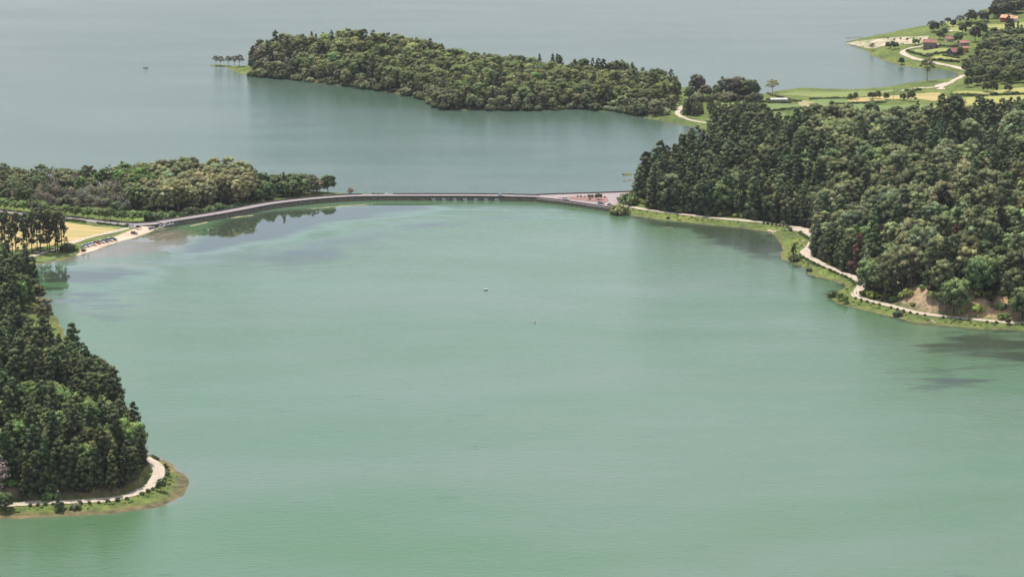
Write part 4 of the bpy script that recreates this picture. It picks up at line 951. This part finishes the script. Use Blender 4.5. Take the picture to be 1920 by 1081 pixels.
for i, (k, x, y, s, var, rot, col, lab, grp, z) in enumerate(TREES):
    pr = PROTO[k][var]
    if single[i]:
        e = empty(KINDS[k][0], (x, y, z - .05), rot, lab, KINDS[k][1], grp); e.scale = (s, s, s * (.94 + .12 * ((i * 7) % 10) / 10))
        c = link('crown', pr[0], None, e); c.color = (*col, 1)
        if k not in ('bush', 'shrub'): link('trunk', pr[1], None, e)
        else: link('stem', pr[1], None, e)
    else:
        V, Fc, T, Nn = pr[4]; c, sn = math.cos(rot), math.sin(rot); W = V * s
        W = np.column_stack([W[:, 0] * c - W[:, 1] * sn + x, W[:, 0] * sn + W[:, 1] * c + y, W[:, 2] + z])
        key = 'right' if x > 60 and y < 2100 and grp == gr_right else 'left' if grp == gr_left else 'pen' if grp == gr_pen else 'low' if k in ('bush', 'shrub') else 'rest'
        mass.setdefault(key, []).append((W, Fc, T * col[None], np.column_stack([Nn[:, 0] * c - Nn[:, 1] * sn, Nn[:, 0] * sn + Nn[:, 1] * c, Nn[:, 2]])))
names = {'right': ('forest', 'dense mass of trees filling the right hillside between the nearer ones'), 'left': ('forest', 'dense mass of trees filling the left headland behind the nearer ones'), 'pen': ('forest', 'dense mass of trees filling the wooded peninsula'),
         'low': ('undergrowth', 'low undergrowth and far hedge plants'), 'rest': ('forest', 'dense mass of trees filling the woods by the road and the village')}
for key, L in mass.items():
    off = 0; Vs, Fq, Ft, Ts, Nm = [], [], [], [], []
    for W, Fc, T, Nn in L:
        q = [x for x in Fc if len(x) == 4]; t = [x for x in Fc if len(x) == 3]
        Vs.append(W); Ts.append(T); Nm.append(Nn)
        if q: Fq.append(np.array(q) + off)
        if t: Ft.append(np.array(t) + off)
        off += len(W)
    Vm = np.vstack(Vs); tri = []
    if Fq: q = np.vstack(Fq); tri += [q[:, [0, 1, 2]], q[:, [0, 2, 3]]]
    if Ft: tri += [np.vstack(Ft)]
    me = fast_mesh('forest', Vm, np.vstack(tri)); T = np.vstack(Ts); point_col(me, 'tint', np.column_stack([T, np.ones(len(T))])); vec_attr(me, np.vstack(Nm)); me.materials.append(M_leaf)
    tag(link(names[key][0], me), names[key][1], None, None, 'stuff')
print('TREES', ts, 'single', int(single.sum()), {k: (sum(1 for t in TREES if t[0] == k), sum(1 for j, t in enumerate(TREES) if t[0] == k and single[j])) for k in PROTO}, {k: sum(len(a[1]) for a in L) for k, L in mass.items()})

# ------------------------------------------------------------------ cars
M_paint = objcol('car_paint', .3, .5, .6); M_glass = plain('car_glass', (.02, .025, .03), (.03, .035, .04), 1, .1, .6)
M_tyre = plain('tyre', (.02, .02, .02), (.03, .03, .03), 4); M_rim = plain('rim', (.45, .45, .46), (.35, .35, .36), 4, .4, .5, .6)
M_head = plain('headlight', (.75, .75, .72), (.6, .6, .6), 4, .15, .6); M_tail = plain('taillight', (.4, .02, .02), (.3, .02, .02), 4, .2, .6)
def bevel_box(x0, x1, y0, y1, z0, z1, b=.05):
    bm = bmesh.new(); bmesh.ops.create_cube(bm, size=1)
    for v in bm.verts: v.co = ((x0 + x1) / 2 + v.co.x * (x1 - x0), (y0 + y1) / 2 + v.co.y * (y1 - y0), (z0 + z1) / 2 + v.co.z * (z1 - z0))
    if b: bmesh.ops.bevel(bm, geom=bm.edges[:], offset=b, segments=2, affect='EDGES', profile=.6)
    me = bpy.data.meshes.new('part'); bm.to_mesh(me); bm.free(); return me
def cyl(r, w, n=16, axis='Y'):
    v, f = [], []
    for s_ in (-w / 2, w / 2):
        for i in range(n): t = 2 * math.pi * i / n; v.append((r * math.cos(t), s_, r * math.sin(t)))
    for i in range(n): j = (i + 1) % n; f.append((i, j, n + j, n + i))
    f += [tuple(range(n)), tuple(range(2 * n - 1, n - 1, -1))]; return mesh('wheel', v, f)
def loft(sections):
    """sections: (x, [(y,z)...]) closed rings -> mesh"""
    v, f = [], []; k = len(sections[0][1])
    for x, ring in sections:
        for y, z in ring: v.append((x, y, z))
    for i in range(len(sections) - 1):
        for j in range(k): a, b = i * k + j, i * k + (j + 1) % k; f.append((a, b, b + k, a + k))
    f += [tuple(range(k))[::-1], tuple(range((len(sections) - 1) * k, len(sections) * k))]
    me = mesh('body', v, f); bm = bmesh.new(); bm.from_mesh(me); bmesh.ops.recalc_face_normals(bm, faces=bm.faces[:]); bm.to_mesh(me); bm.free(); return me
def ring(w, z0, z1, c=.10): return [(-w + c, z0), (w - c, z0), (w, z0 + c), (w, z1 - c), (w - c * 1.2, z1), (-w + c * 1.2, z1), (-w, z1 - c), (-w, z0 + c)]
def car_meshes(L, Wd, Hh, suv):
    hl, w = L / 2, Wd / 2; bz = .92 if suv else .80
    body = loft([(-hl, ring(w * .86, .42, .72)), (-hl + .12, ring(w * .95, .28, bz - .02)), (-hl + .7, ring(w, .22, bz)), (0, ring(w, .22, bz)), (hl - 1.1, ring(w, .22, bz - .03)), (hl - .3, ring(w * .93, .26, bz - .14)), (hl, ring(w * .8, .36, .6))])
    back = -hl + (.12 if suv else .35)
    cab = loft([(back, ring(w * .84, bz - .06, bz + .08, .04)), (back + .35, ring(w * .78, bz - .06, Hh - .06, .1)), (back + .9, ring(w * .77, bz - .06, Hh, .12)), (hl - 2.0, ring(w * .77, bz - .06, Hh - .02, .12)), (hl - 1.1, ring(w * .84, bz - .06, bz + .02, .04))])
    roof = loft([(back + .45, ring(w * .66, Hh - .02, Hh + .03, .02)), (back + .9, ring(w * .67, Hh - .01, Hh + .05, .02)), (hl - 2.05, ring(w * .67, Hh - .02, Hh + .03, .02))])
    return body, cab, roof
CAR = {'hatchback': car_meshes(3.95, 1.72, 1.46, False), 'suv': car_meshes(4.5, 1.85, 1.66, True), 'van': car_meshes(4.7, 1.88, 1.86, True)}
m_tyre, m_rim = cyl(.32, .22), cyl(.2, .235); m_light = bevel_box(-.05, .05, -.2, .2, -.07, .07, .03)
for me, m in ((m_tyre, M_tyre), (m_rim, M_rim)): me.materials.append(m)
for ms_ in CAR.values(): ms_[0].materials.append(M_paint); ms_[1].materials.append(M_glass); ms_[2].materials.append(M_paint)
m_hl, m_tl = m_light.copy(), m_light.copy(); m_hl.materials.append(M_head); m_tl.materials.append(M_tail)
def car(kind, loc, rz, col, label, group=None):
    e = empty('parked_car', loc, rz, label, 'car', group); b, c, rf = CAR[kind]; L = {'hatchback': 3.95, 'suv': 4.5, 'van': 4.7}[kind]; w = {'hatchback': .86, 'suv': .925, 'van': .94}[kind]
    o = link('body', b, None, e); o.color = (*col, 1); link('windows', c, None, e); o = link('roof', rf, None, e); o.color = (*col, 1)
    for sx in (-1, 1):
        for sy in (-1, 1):
            t = link('wheel', m_tyre, None, e); t.location = (sx * L * .31, sy * (w - .1), .32); r = link('rim', m_rim, None, t)
    for sy in (-1, 1):
        o = link('headlight', m_hl, None, e); o.location = (L / 2 - .12, sy * w * .6, .62)
        o = link('taillight', m_tl, None, e); o.location = (-L / 2 + .05, sy * w * .62, .68)
    return e
WHT, BLK, GRY, RED, BLU, SIL = (.72, .72, .70), (.02, .022, .026), (.16, .17, .19), (.42, .03, .03), (.05, .08, .14), (.45, .46, .48)
def gl(u, v, dz=.2, z=None):
    if z is not None: return P(u, v, z)
    p = G(u, v); p[2] += dz; return p
bt = G(213, 448) - G(157, 470); ba = math.atan2(bt[1], bt[0]) - math.pi / 2 + .25
gb = 'cars parked on the beach'
for u, v, k, c, l in [(157,470.5,'hatchback',BLK,'black car parked apart at the left end of the beach'),(156.5,463.5,'hatchback',WHT,'white car at the left end of the beach row'),(162.5,462,'suv',SIL,'silver car second in the beach row'),
                      (168,460,'hatchback',WHT,'white car third in the beach row'),(174.5,459,'suv',WHT,'white car left of the red one on the beach'),(183,456.5,'suv',RED,'red car in the middle of the beach row'),
                      (190,454.8,'suv',WHT,'white car right of the red one on the beach'),(197.5,453.2,'suv',GRY,'dark grey car between two white cars on the beach'),(205.5,451.5,'van',WHT,'long white car near the right end of the beach row'),(213,450,'suv',BLK,'black car at the right end of the beach row')]:
    car(k, gl(u, v, .16), ba + rng.normal() * .08 + (1.2 if u == 157 else 0), c, l, gb)
dt = lambda u: math.atan2(*(lambda a: (a[1], a[0]))(deck[min(len(deck) - 1, int(np.argmin(abs(deck[:, 0] - P(u, 400, 2.2)[0]))) + 2), :2] - deck[max(0, int(np.argmin(abs(deck[:, 0] - P(u, 400, 2.2)[0]))) - 2), :2]))
car('suv', gl(251.5,438.5,.2), .15, GRY, 'grey car pulling onto the sand beside the track'); car('hatchback', gl(259.5,426.6,z=2.06), .1, BLK, 'black car in the middle of the road junction')
car('suv', gl(248,425.4,z=2.06), -.3, WHT, 'white car at the hedge end near the junction'); car('hatchback', gl(240,423.2,z=2.06), -.3, BLK, 'dark car parked behind the hedge end')
for u, v, k, c, l in [(284.5,430.2,'van',WHT,'white car at the sand end of the row along the wall'),(294,427.3,'hatchback',BLK,'black car second in the row along the wall'),(303,425.3,'hatchback',WHT,'white car third in the row along the wall'),
                      (313,422.3,'suv',WHT,'white car fourth in the row along the wall'),(320.5,420.5,'hatchback',WHT,'white car fifth in the row along the wall'),(328,418.8,'hatchback',GRY,'grey car at the causeway end of the row along the wall')]:
    car(k, gl(u, v, z=2.1 if u < 300 else 2.45), dt(u), c, l, 'cars parked along the wall')
car('hatchback', gl(939,366.8,z=2.47), 0.02, WHT, 'white car driving over the arched part of the causeway')
car('suv', gl(1061,374.2,z=2.45), -.28, SIL, 'silver grey car beside the planting island'); car('suv', gl(1127,382,z=2.45), -.32, BLU, 'dark blue car near the willow bush'); car('hatchback', gl(1144,385,z=2.45), -.35, BLK, 'black car half hidden by the willow bush')

# ------------------------------------------------------------------ people
def person(loc, rz, shirt, legs, label):
    bm = bmesh.new()
    J = [((0, 0, .95), .14), ((0, 0, 1.2), .15), ((0, 0, 1.42), .16), ((0, 0, 1.53), .06), ((0, .01, 1.62), .09), ((0, .01, 1.74), .09),
         ((-.1, 0, .9), .09), ((-.12, .05, .5), .065), ((-.12, 0, .07), .05), ((-.12, .15, .04), .04), ((.1, 0, .9), .09), ((.12, -.1, .5), .065), ((.12, -.16, .07), .05), ((.12, -.02, .04), .04),
         ((-.2, 0, 1.42), .06), ((-.27, .02, 1.12), .045), ((-.27, .12, .85), .035), ((.2, 0, 1.42), .06), ((.27, -.02, 1.12), .045), ((.27, .1, .86), .035)]
    E = [(0, 1), (1, 2), (2, 3), (3, 4), (4, 5), (0, 6), (6, 7), (7, 8), (8, 9), (0, 10), (10, 11), (11, 12), (12, 13), (2, 14), (14, 15), (15, 16), (2, 17), (17, 18), (18, 19)]
    me = bpy.data.meshes.new('person'); me.from_pydata([j[0] for j in J], E, []); ob = bpy.data.objects.new('tmp', me); COL.objects.link(ob)
    sk = ob.modifiers.new('s', 'SKIN'); sd_ = me.skin_vertices[0].data
    for k, (p, r) in enumerate(J): sd_[k].radius = (r, r * .8)
    sd_[0].use_root = True; ob.modifiers.new('d', 'SUBSURF').levels = 1
    dg = bpy.context.evaluated_depsgraph_get(); m2 = bpy.data.meshes.new_from_object(ob.evaluated_get(dg)); bpy.data.objects.remove(ob); return m2
PM = person(0, 0, 0, 0, '')
M_cloth = {}
def cloth(c):
    c = tuple(c)
    if c not in M_cloth: M_cloth[c] = plain('cloth', c, tuple(x * .8 for x in c), 6)
    return M_cloth[c]
M_skin = plain('skin', (.42, .27, .2), (.38, .24, .18), 5)
def add_person(loc, rz, shirt, legs, label):
    me = PM.copy(); me.materials.clear(); [me.materials.append(m) for m in (cloth(shirt), cloth(legs), M_skin, cloth((.03, .02, .015)))]
    for p in me.polygons: z, x = p.center.z, abs(p.center.x); p.material_index = 3 if z > 1.7 else 2 if z > 1.47 or (x > .22 and z < 1.15) else 1 if z < .95 else 0
    o = link('person', me); o.location = [float(a) for a in loc]; o.rotation_euler = (0, 0, rz); return tag(o, label, 'person')
for u, v, z, sh, lg, l in [(402.3,404.6,2.47,(.03,.03,.04),(.03,.03,.05),'left person in dark clothes of the pair walking on the causeway'),(405.2,404.4,2.47,(.03,.03,.035),(.04,.04,.06),'right person in dark clothes of the pair walking on the causeway'),
                           (258.6,433.4,None,(.04,.04,.05),(.03,.03,.04),'person in dark clothes standing at the junction beside the grey car'),(390,400.4,2.47,(.6,.6,.55),(.2,.2,.22),'person in a white top on the far side of the causeway'),
                           (144,417.6,2.0,(.05,.05,.06),(.03,.03,.03),'person in dark clothes walking on the road by the field'),(154.5,418,2.0,(.12,.05,.04),(.03,.03,.03),'person in a brown top walking on the road by the field'),
                           (1606,552,None,(.05,.05,.06),(.03,.03,.04),'person in dark clothes on the path at its sharp bend'),(1599,551,None,(.25,.1,.08),(.04,.04,.05),'person in a reddish top on the path at its sharp bend'),
                           (1813,596,None,(.75,.75,.72),(.6,.6,.58),'person in white clothes on the path below the earth cliff'),(188.5,415.4,2.0,(.7,.7,.7),(.1,.1,.12),'person in a white shirt on the road before the round trees'),
                           (1054,364.8,2.47,(.3,.08,.06),(.03,.03,.04),'person in a red top by the far wall of the plaza')]:
    p = P(u, v, z) if z is not None else gl(u, v, .25); add_person(p, rng.uniform(0, 6.28), sh, lg, l)
p = P(165.5, 480.5, -.25); add_person(p, 1.0, (.25, .16, .12), (.03, .03, .05), 'bather standing in the shallow water off the beach')

# ------------------------------------------------------------------ boats, buoy, raft
M_white = plain('white_paint', (.75, .75, .73), (.6, .6, .58), 1.5, .5); M_dark = plain('dark_float', (.03, .035, .035), (.05, .05, .05), 1.5, .6); M_orange = plain('orange_paint', (.55, .18, .08), (.45, .14, .06), 2, .5)
M_wood = plain('weathered_wood', (.20, .17, .14), (.13, .11, .09), 1.2)
M_deckw = plain('faded_white_deck', (.55, .55, .52), (.42, .42, .40), 1.5, .7)
e = empty('swim_raft', P(911, 542.5), .02, 'small white topped raft floating in the middle of the green lake', 'raft')
for sy in (-.55, .55): link('float', bevel_box(-1.05, 1.05, sy - .28, sy + .28, -.15, .4, .1), M_dark, e)
for i in range(6): link('plank', bevel_box(-1.12 + i * .375, -1.12 + i * .375 + .35, -.9, .9, .42, .52, .015), M_deckw, e)
e = empty('buoy', P(1002, 603), 0, 'small white and orange buoy floating in front of the raft', 'buoy')
def revolve(prof, n=16):
    v, f = [], []
    for r, z in prof:
        for i in range(n): t = 2 * math.pi * i / n; v.append((r * math.cos(t), r * math.sin(t), z))
    for k in range(len(prof) - 1):
        for i in range(n): j = (i + 1) % n; f.append((k * n + i, k * n + j, k * n + n + j, k * n + n + i))
    return mesh('turned', v, f)
link('float', revolve([(0, -.3), (.5, -.2), (.62, .1), (.6, .45), (.4, .75), (0, .78)]), M_white, e)
link('topmark', revolve([(.06, .7), (.06, 1.1), (.32, 1.15), (.3, 1.4), (0, 1.5)]), M_orange, e)
link('keel_ring', revolve([(.55, -.15), (.68, -.1), (.68, .08), (.6, .12)]), M_dark, e)
def boat(loc, rz, col, label, L=4.0):
    e = empty('rowing_boat', loc, rz, label, 'boat'); sec = []
    for t, w, k in ((-1, .55, 0), (-.5, .8, -.02), (0, .85, -.03), (.5, .62, 0), (.85, .28, .08), (1, .03, .16)):
        sec.append((t * L / 2, [(-w * .6, -.15 + k), (w * .6, -.15 + k), (w, .42 + k), (w * .88, .42 + k), (w * .5, -.02 + k), (-w * .5, -.02 + k), (-w * .88, .42 + k), (-w, .42 + k)]))
    link('hull', loft(sec), col, e)
    for x in (-.9, .35): link('seat', bevel_box(x - .14, x + .14, -.62, .62, .24, .29, .01), M_wood, e)
boat(P(273, 127.5), .1, M_dark, 'small dark rowing boat alone on the far lake', 4.6)
# swans: one body, folded wings
def bird(loc, rz, label):
    c = [(-.45, .02, .22), (-.3, .16, .2), (0, .24, .2), (.28, .17, .18), (.4, .08, .26), (.47, .055, .5), (.44, .05, .72), (.5, .06, .82), (.62, .035, .8), (.74, .015, .77)]
    v, f = [], []; n = 8
    for x, r, z in c:
        for i in range(n): t = 2 * math.pi * i / n; v.append((x, r * math.cos(t), z + r * .85 * math.sin(t)))
    for k in range(len(c) - 1):
        for i in range(n): j = (i + 1) % n; f.append((k * n + i, k * n + j, k * n + n + j, k * n + n + i))
    f += [tuple(range(n)), tuple(range((len(c) - 1) * n, len(c) * n))]
    o = link('swan', mesh('swan', v, f), M_white); o.location = [float(a) for a in loc]; o.rotation_euler = (0, 0, rz); o.scale = (1.3, 1.3, 1.3); return tag(o, label, 'swan')
bird(P(390.5, 431), 2.0, 'white swan on the dark calm water below the causeway'); bird(P(144, 489), .6, 'white swan resting at the edge of the sand')

# ------------------------------------------------------------------ signs and poles
M_steel = plain('steel_pole', (.35, .35, .36), (.28, .28, .29), 2, .5)
def sign(loc, h, w, hh, col, label, rz=0):
    e = empty('road_sign', loc, rz, label, 'sign'); link('post', bevel_box(-.05, .05, -.05, .05, -.3, h, .01), M_steel, e); link('panel', bevel_box(-w / 2, w / 2, -.09, -.055, h - hh, h, .01), col, e)
sign(P(366.5, 401.5, 2.0), 3.0, .9, .9, M_white, 'white sign on a post at the edge of the wood by the causeway')
sign(P(204, 413.8, 1.9), 2.6, .8, .8, plain('blue_sign', (.2, .32, .45), (.18, .3, .42), 2), 'pale blue sign in front of the round roadside trees')
sign(P(336, 410.2, 2.2), 1.3, 2.6, .7, plain('tan_sign', (.5, .4, .28), (.42, .33, .23), 2), 'low tan board at the inner edge of the road curve')
def power_pole(u, v, h, label):
    e = empty('utility_pole', G(u, v), .2, label, 'pole'); link('mast', revolve([(.16, -.4), (.15, h * .5), (.1, h), (0, h)], 8), M_wood, e); link('crossarm', bevel_box(-.9, .9, -.07, .07, h - .7, h - .55, .01), M_wood, e)
    for x in (-.75, 0, .75):
        o = link('insulator', revolve([(.04, 0), (.08, .06), (.08, .16), (0, .2)], 8), M_white, e); o.location = (x, 0, h - .55 if x else h)
power_pole(1675.5, 187, 11, 'thin utility pole in the hay field right of centre'); power_pole(1783, 196, 12, 'thin utility pole beside the small white hut')
# rocks: the white monument and pale boulders at the causeway planting
def rock(loc, s, m, label, cat='boulder', sc=(1, .8, .7), seed=1):
    r = np.random.default_rng(seed); bm = bmesh.new(); bmesh.ops.create_icosphere(bm, subdivisions=2, radius=1)
    for v in bm.verts: v.co = Vector([a * b * (1 + r.normal() * .1) for a, b in zip(v.co, sc)]) * s
    me = bpy.data.meshes.new('rock'); bm.to_mesh(me); bm.free(); o = link('boulder', me, m); o.location = [float(a) for a in loc]; tag(o, label, cat); return o
e = empty('stone_monument', P(725, 363.6, 2.4), 0, 'white stone monument among bushes on the far edge of the causeway', 'monument')
e.scale = (.55, .55, .55)
link('plinth', bevel_box(-1.6, 1.6, -.7, .7, -.5, .5, .06), M_white, e); link('block', bevel_box(-1.1, 1.3, -.5, .5, .5, 1.5, .1), M_white, e); link('cap', bevel_box(.2, 2.2, -.45, .45, 1.5, 2.3, .12), M_white, e)
for i, (u, v, s_) in enumerate([(1489,428.5,.5),(1506,453,.7),(1509,453.2,.6),(1508,462.5,.5),(1497,441,.4)]): rock(gl(u, v, .3), s_ * 1.5, M_sand, '%s pale boulder on the green inside the path bend, from the left' % ord_[i], seed=i)
e = empty('boat_ramp', gl(1447, 433, .1), -.5, 'small pale stone landing with a white pillar at the water by the path bend', 'jetty'); link('slab', bevel_box(-3, 3, -1.6, 1.6, -.4, .25, .1), M_sand, e); link('pillar', bevel_box(1.2, 1.9, -1.2, -.6, .25, 1.8, .08), M_white, e); link('step', bevel_box(1.0, 2.4, -2.6, -1.6, -.7, -.05, .06), M_white, e)
e = empty('stone_steps', gl(1746, 600, .1), .5, 'short flight of pale steps from path down to the water', 'steps')
for i in range(5): link('step', bevel_box(-.7, .7, -i * .8 - .8, -i * .8, -.6 - .2 * i, .2 - .2 * i, .03), M_sand, e)

# ------------------------------------------------------------------ houses
M_roof = {}
def tile(c):
    if c not in M_roof: M_roof[c] = plain('roof_tile', c, tuple(x * .7 for x in c), .9, bump=.3)
    return M_roof[c]
M_pane = plain('window_glass', (.03, .035, .045), (.05, .055, .065), 1, .1, .6); M_door = plain('door_wood', (.10, .06, .04), (.08, .05, .03), 2)
def house(u, v, L, D, hw, hr, rz, wall, wall2, roofc, label, chimney=True, nwin=3, storeys=1, lean=None):
    p = G(u, v); e = empty('house', p, rz, label, 'house'); y0, y1 = -D / 2, D / 2
    mw_ = plain('house_wall', wall, wall2, .6)
    # walls with gables at the ends
    v_ = [(-L/2, y0, -1), (L/2, y0, -1), (L/2, y1, -1), (-L/2, y1, -1), (-L/2, y0, hw), (L/2, y0, hw), (L/2, y1, hw), (-L/2, y1, hw), (-L/2, 0, hw + hr), (L/2, 0, hw + hr)]
    link('wall', mesh('wall', v_, [(0, 1, 5, 4), (2, 3, 7, 6), (1, 2, 6, 9, 5), (3, 0, 4, 8, 7)]), mw_, e)
    o_, t = .55, .18; sl_ = hr / (D / 2); rv, rf = [], []
    for x in (-L / 2 - o_, L / 2 + o_):
        for y, z in ((y0 - o_, hw - o_ * sl_), (0, hw + hr), (y1 + o_, hw - o_ * sl_)): rv += [(x, y, z + .02), (x, y, z + .02 + t)]
    rf = [(0, 1, 3, 2), (2, 3, 5, 4), (6, 8, 9, 7), (8, 10, 11, 9), (1, 7, 9, 3), (3, 9, 11, 5), (0, 2, 8, 6), (2, 4, 10, 8), (0, 6, 7, 1), (4, 5, 11, 10)]
    rr = link('roof', mesh('roof', rv, rf), tile(roofc), e)
    link('ridge', bevel_box(-L / 2 - o_, L / 2 + o_, -.14, .14, hw + hr + t - .05, hw + hr + t + .1, .03), tile(roofc), rr)
    if chimney: link('chimney', bevel_box(L * .22, L * .22 + .8, -.9, -.2, hw + hr * .4, hw + hr + 1.1, .04), M_white, rr)
    for st in range(storeys):
        zz = 1.0 + st * (hw / storeys)
        for i in range(nwin):
            x = -L / 2 + L * (i + .5) / nwin
            if st == 0 and i == nwin // 2: 
                d = link('door', bevel_box(x - .5, x + .5, y0 - .08, y0 + .02, 0, 2.1, .02), M_door, e); link('handle', bevel_box(x + .32, x + .4, y0 - .14, y0 - .08, 1.0, 1.1, .01), M_steel, d); continue
            w_ = link('window', bevel_box(x - .6, x + .6, y0 - .05, y0 + .02, zz, zz + 1.2, .01), M_white, e)
            link('pane', bevel_box(x - .5, x + .5, y0 - .075, y0 - .052, zz + .1, zz + 1.1, 0), M_pane, w_); link('sill', bevel_box(x - .7, x + .7, y0 - .18, y0 - .05, zz - .1, zz - .01, .01), M_white, w_)
        for sx in (-1, 1):
            w_ = link('window', bevel_box(*sorted((sx * L / 2 - sx * .02, sx * L / 2 + sx * .05)), -.6, .6, zz, zz + 1.2, .01), M_white, e); link('pane', bevel_box(*sorted((sx * L / 2 + sx * .052, sx * L / 2 + sx * .07)), -.5, .5, zz + .1, zz + 1.1, 0), M_pane, w_)
    return e
house(1742.5, 90.5, 11.5, 8, 6.2, 2.4, -.12, (.20, .18, .17), (.14, .13, .125), (.34, .16, .13), 'grey two storey wooden house with red brown roof beside the pale road', nwin=4, storeys=2)
house(1755.5, 88, 4.0, 4, 2.4, 1.0, -.12, (.45, .25, .2), (.4, .22, .18), (.45, .24, .2), 'small reddish annex right beside the grey two storey house', False, 1)
house(1790, 101.5, 12, 8.5, 3.0, 3.2, .55, (.12, .11, .115), (.09, .085, .09), (.33, .15, .125), 'low dark house with broad red brown roof behind the garden hedges', False)
house(1808, 97, 5.5, 6, 4.0, 1.4, .35, (.75, .36, .07), (.66, .31, .06), (.40, .20, .15), 'bright orange walled house beside the broad red brown roof', False, 2)
house(1806, 84.5, 9, 6.5, 2.8, 1.8, .35, (.4, .3, .27), (.34, .26, .23), (.42, .20, .18), 'low house with pinkish red roof behind the orange house', True)
house(1779, 77.5, 7.5, 6, 3.0, 2.2, .3, (.70, .62, .48), (.62, .55, .42), (.40, .19, .17), 'small cream house with red roof hidden between trees')
house(1889, 40, 12, 9, 4.2, 2.4, -.5, (.42, .06, .05), (.36, .05, .045), (.66, .36, .22), 'red barn walled house with orange roof on the hill meadow', True, 3)
house(1899, 40, 9, 7, 3.6, 1.8, -.35, (.74, .70, .66), (.66, .62, .58), (.64, .38, .25), 'white walled wing with orange roof attached beside the red house', True, 4)
house(1916, 88, 9, 8, 6.0, 2.4, .4, (.62, .22, .15), (.55, .19, .13), (.75, .34, .22), 'tall salmon red house at the right edge behind the dark tree', True, 3, 2)
house(1883, 84, 3.5, 3.5, 2.8, .8, .3, (.72, .68, .62), (.62, .58, .53), (.6, .5, .42), 'tiny white hut among the village trees, upper one', False, 1)
house(1895, 100, 2.6, 2.6, 4.2, .6, .3, (.72, .68, .62), (.62, .58, .53), (.6, .5, .42), 'narrow white tower like hut among the village trees, lower one', False, 1)
house(1460, 190.5, 13, 5, 2.4, .5, .05, (.35, .32, .28), (.3, .27, .24), (.78, .76, .72), 'long low shed with a white roof at the left of the fields', False, 4)
house(1778.5, 191.5, 4.4, 3.2, 2.2, .6, .05, (.3, .25, .22), (.26, .22, .2), (.75, .66, .58), 'small hut with a pale roof at the edge of the hay field', False, 2)
# fence posts by the inlet track
for i in range(9):
    p = gl(1718 + i * 8, 163.5 - i * .9, 0); o = link('fence_post', bevel_box(-.08, .08, -.08, .08, -.3, 1.3, .02), M_wood); o.location = [float(a) for a in p]; tag(o, '%s dark wooden fence post from the left along the inlet track' % ord_[i], 'post', 'fence posts by the inlet track')
# grazing cattle dots on the sand are posts and driftwood in a row
for i in range(12):
    u = 1665 + (i * 37 % 62); v = 72.8 + (i * 5 % 4) * .8; p = gl(u, v, .2)
    tree_h = 1.3; o = link('reed_tuft', PROTO['bush'][i % 3][0]); o.location = [float(a) for a in p]; o.color = (.09, .08, .05, 1); o.scale = (1.0, .9, .9); tag(o, 'low dark tuft on the pale sand of the village beach', 'tuft', 'tufts on the village beach')

# ------------------------------------------------------------------ air
if HAZE > 0:
    def f_haze(nt, b, out):
        nt.nodes.remove(b); pv = N(nt, 'ShaderNodeVolumePrincipled'); pv.inputs['Color'].default_value = (.80, .86, .95, 1); pv.inputs['Density'].default_value = HAZE; pv.inputs['Anisotropy'].default_value = .2
        nt.links.new(pv.outputs[0], out.inputs['Volume'])
    o = link('haze', bevel_box(-1500, 1500, -300, 4200, -4, 312, 0), mat('haze_air', f_haze)); tag(o, 'thin pale summer haze over the lakes', None, None, 'stuff')
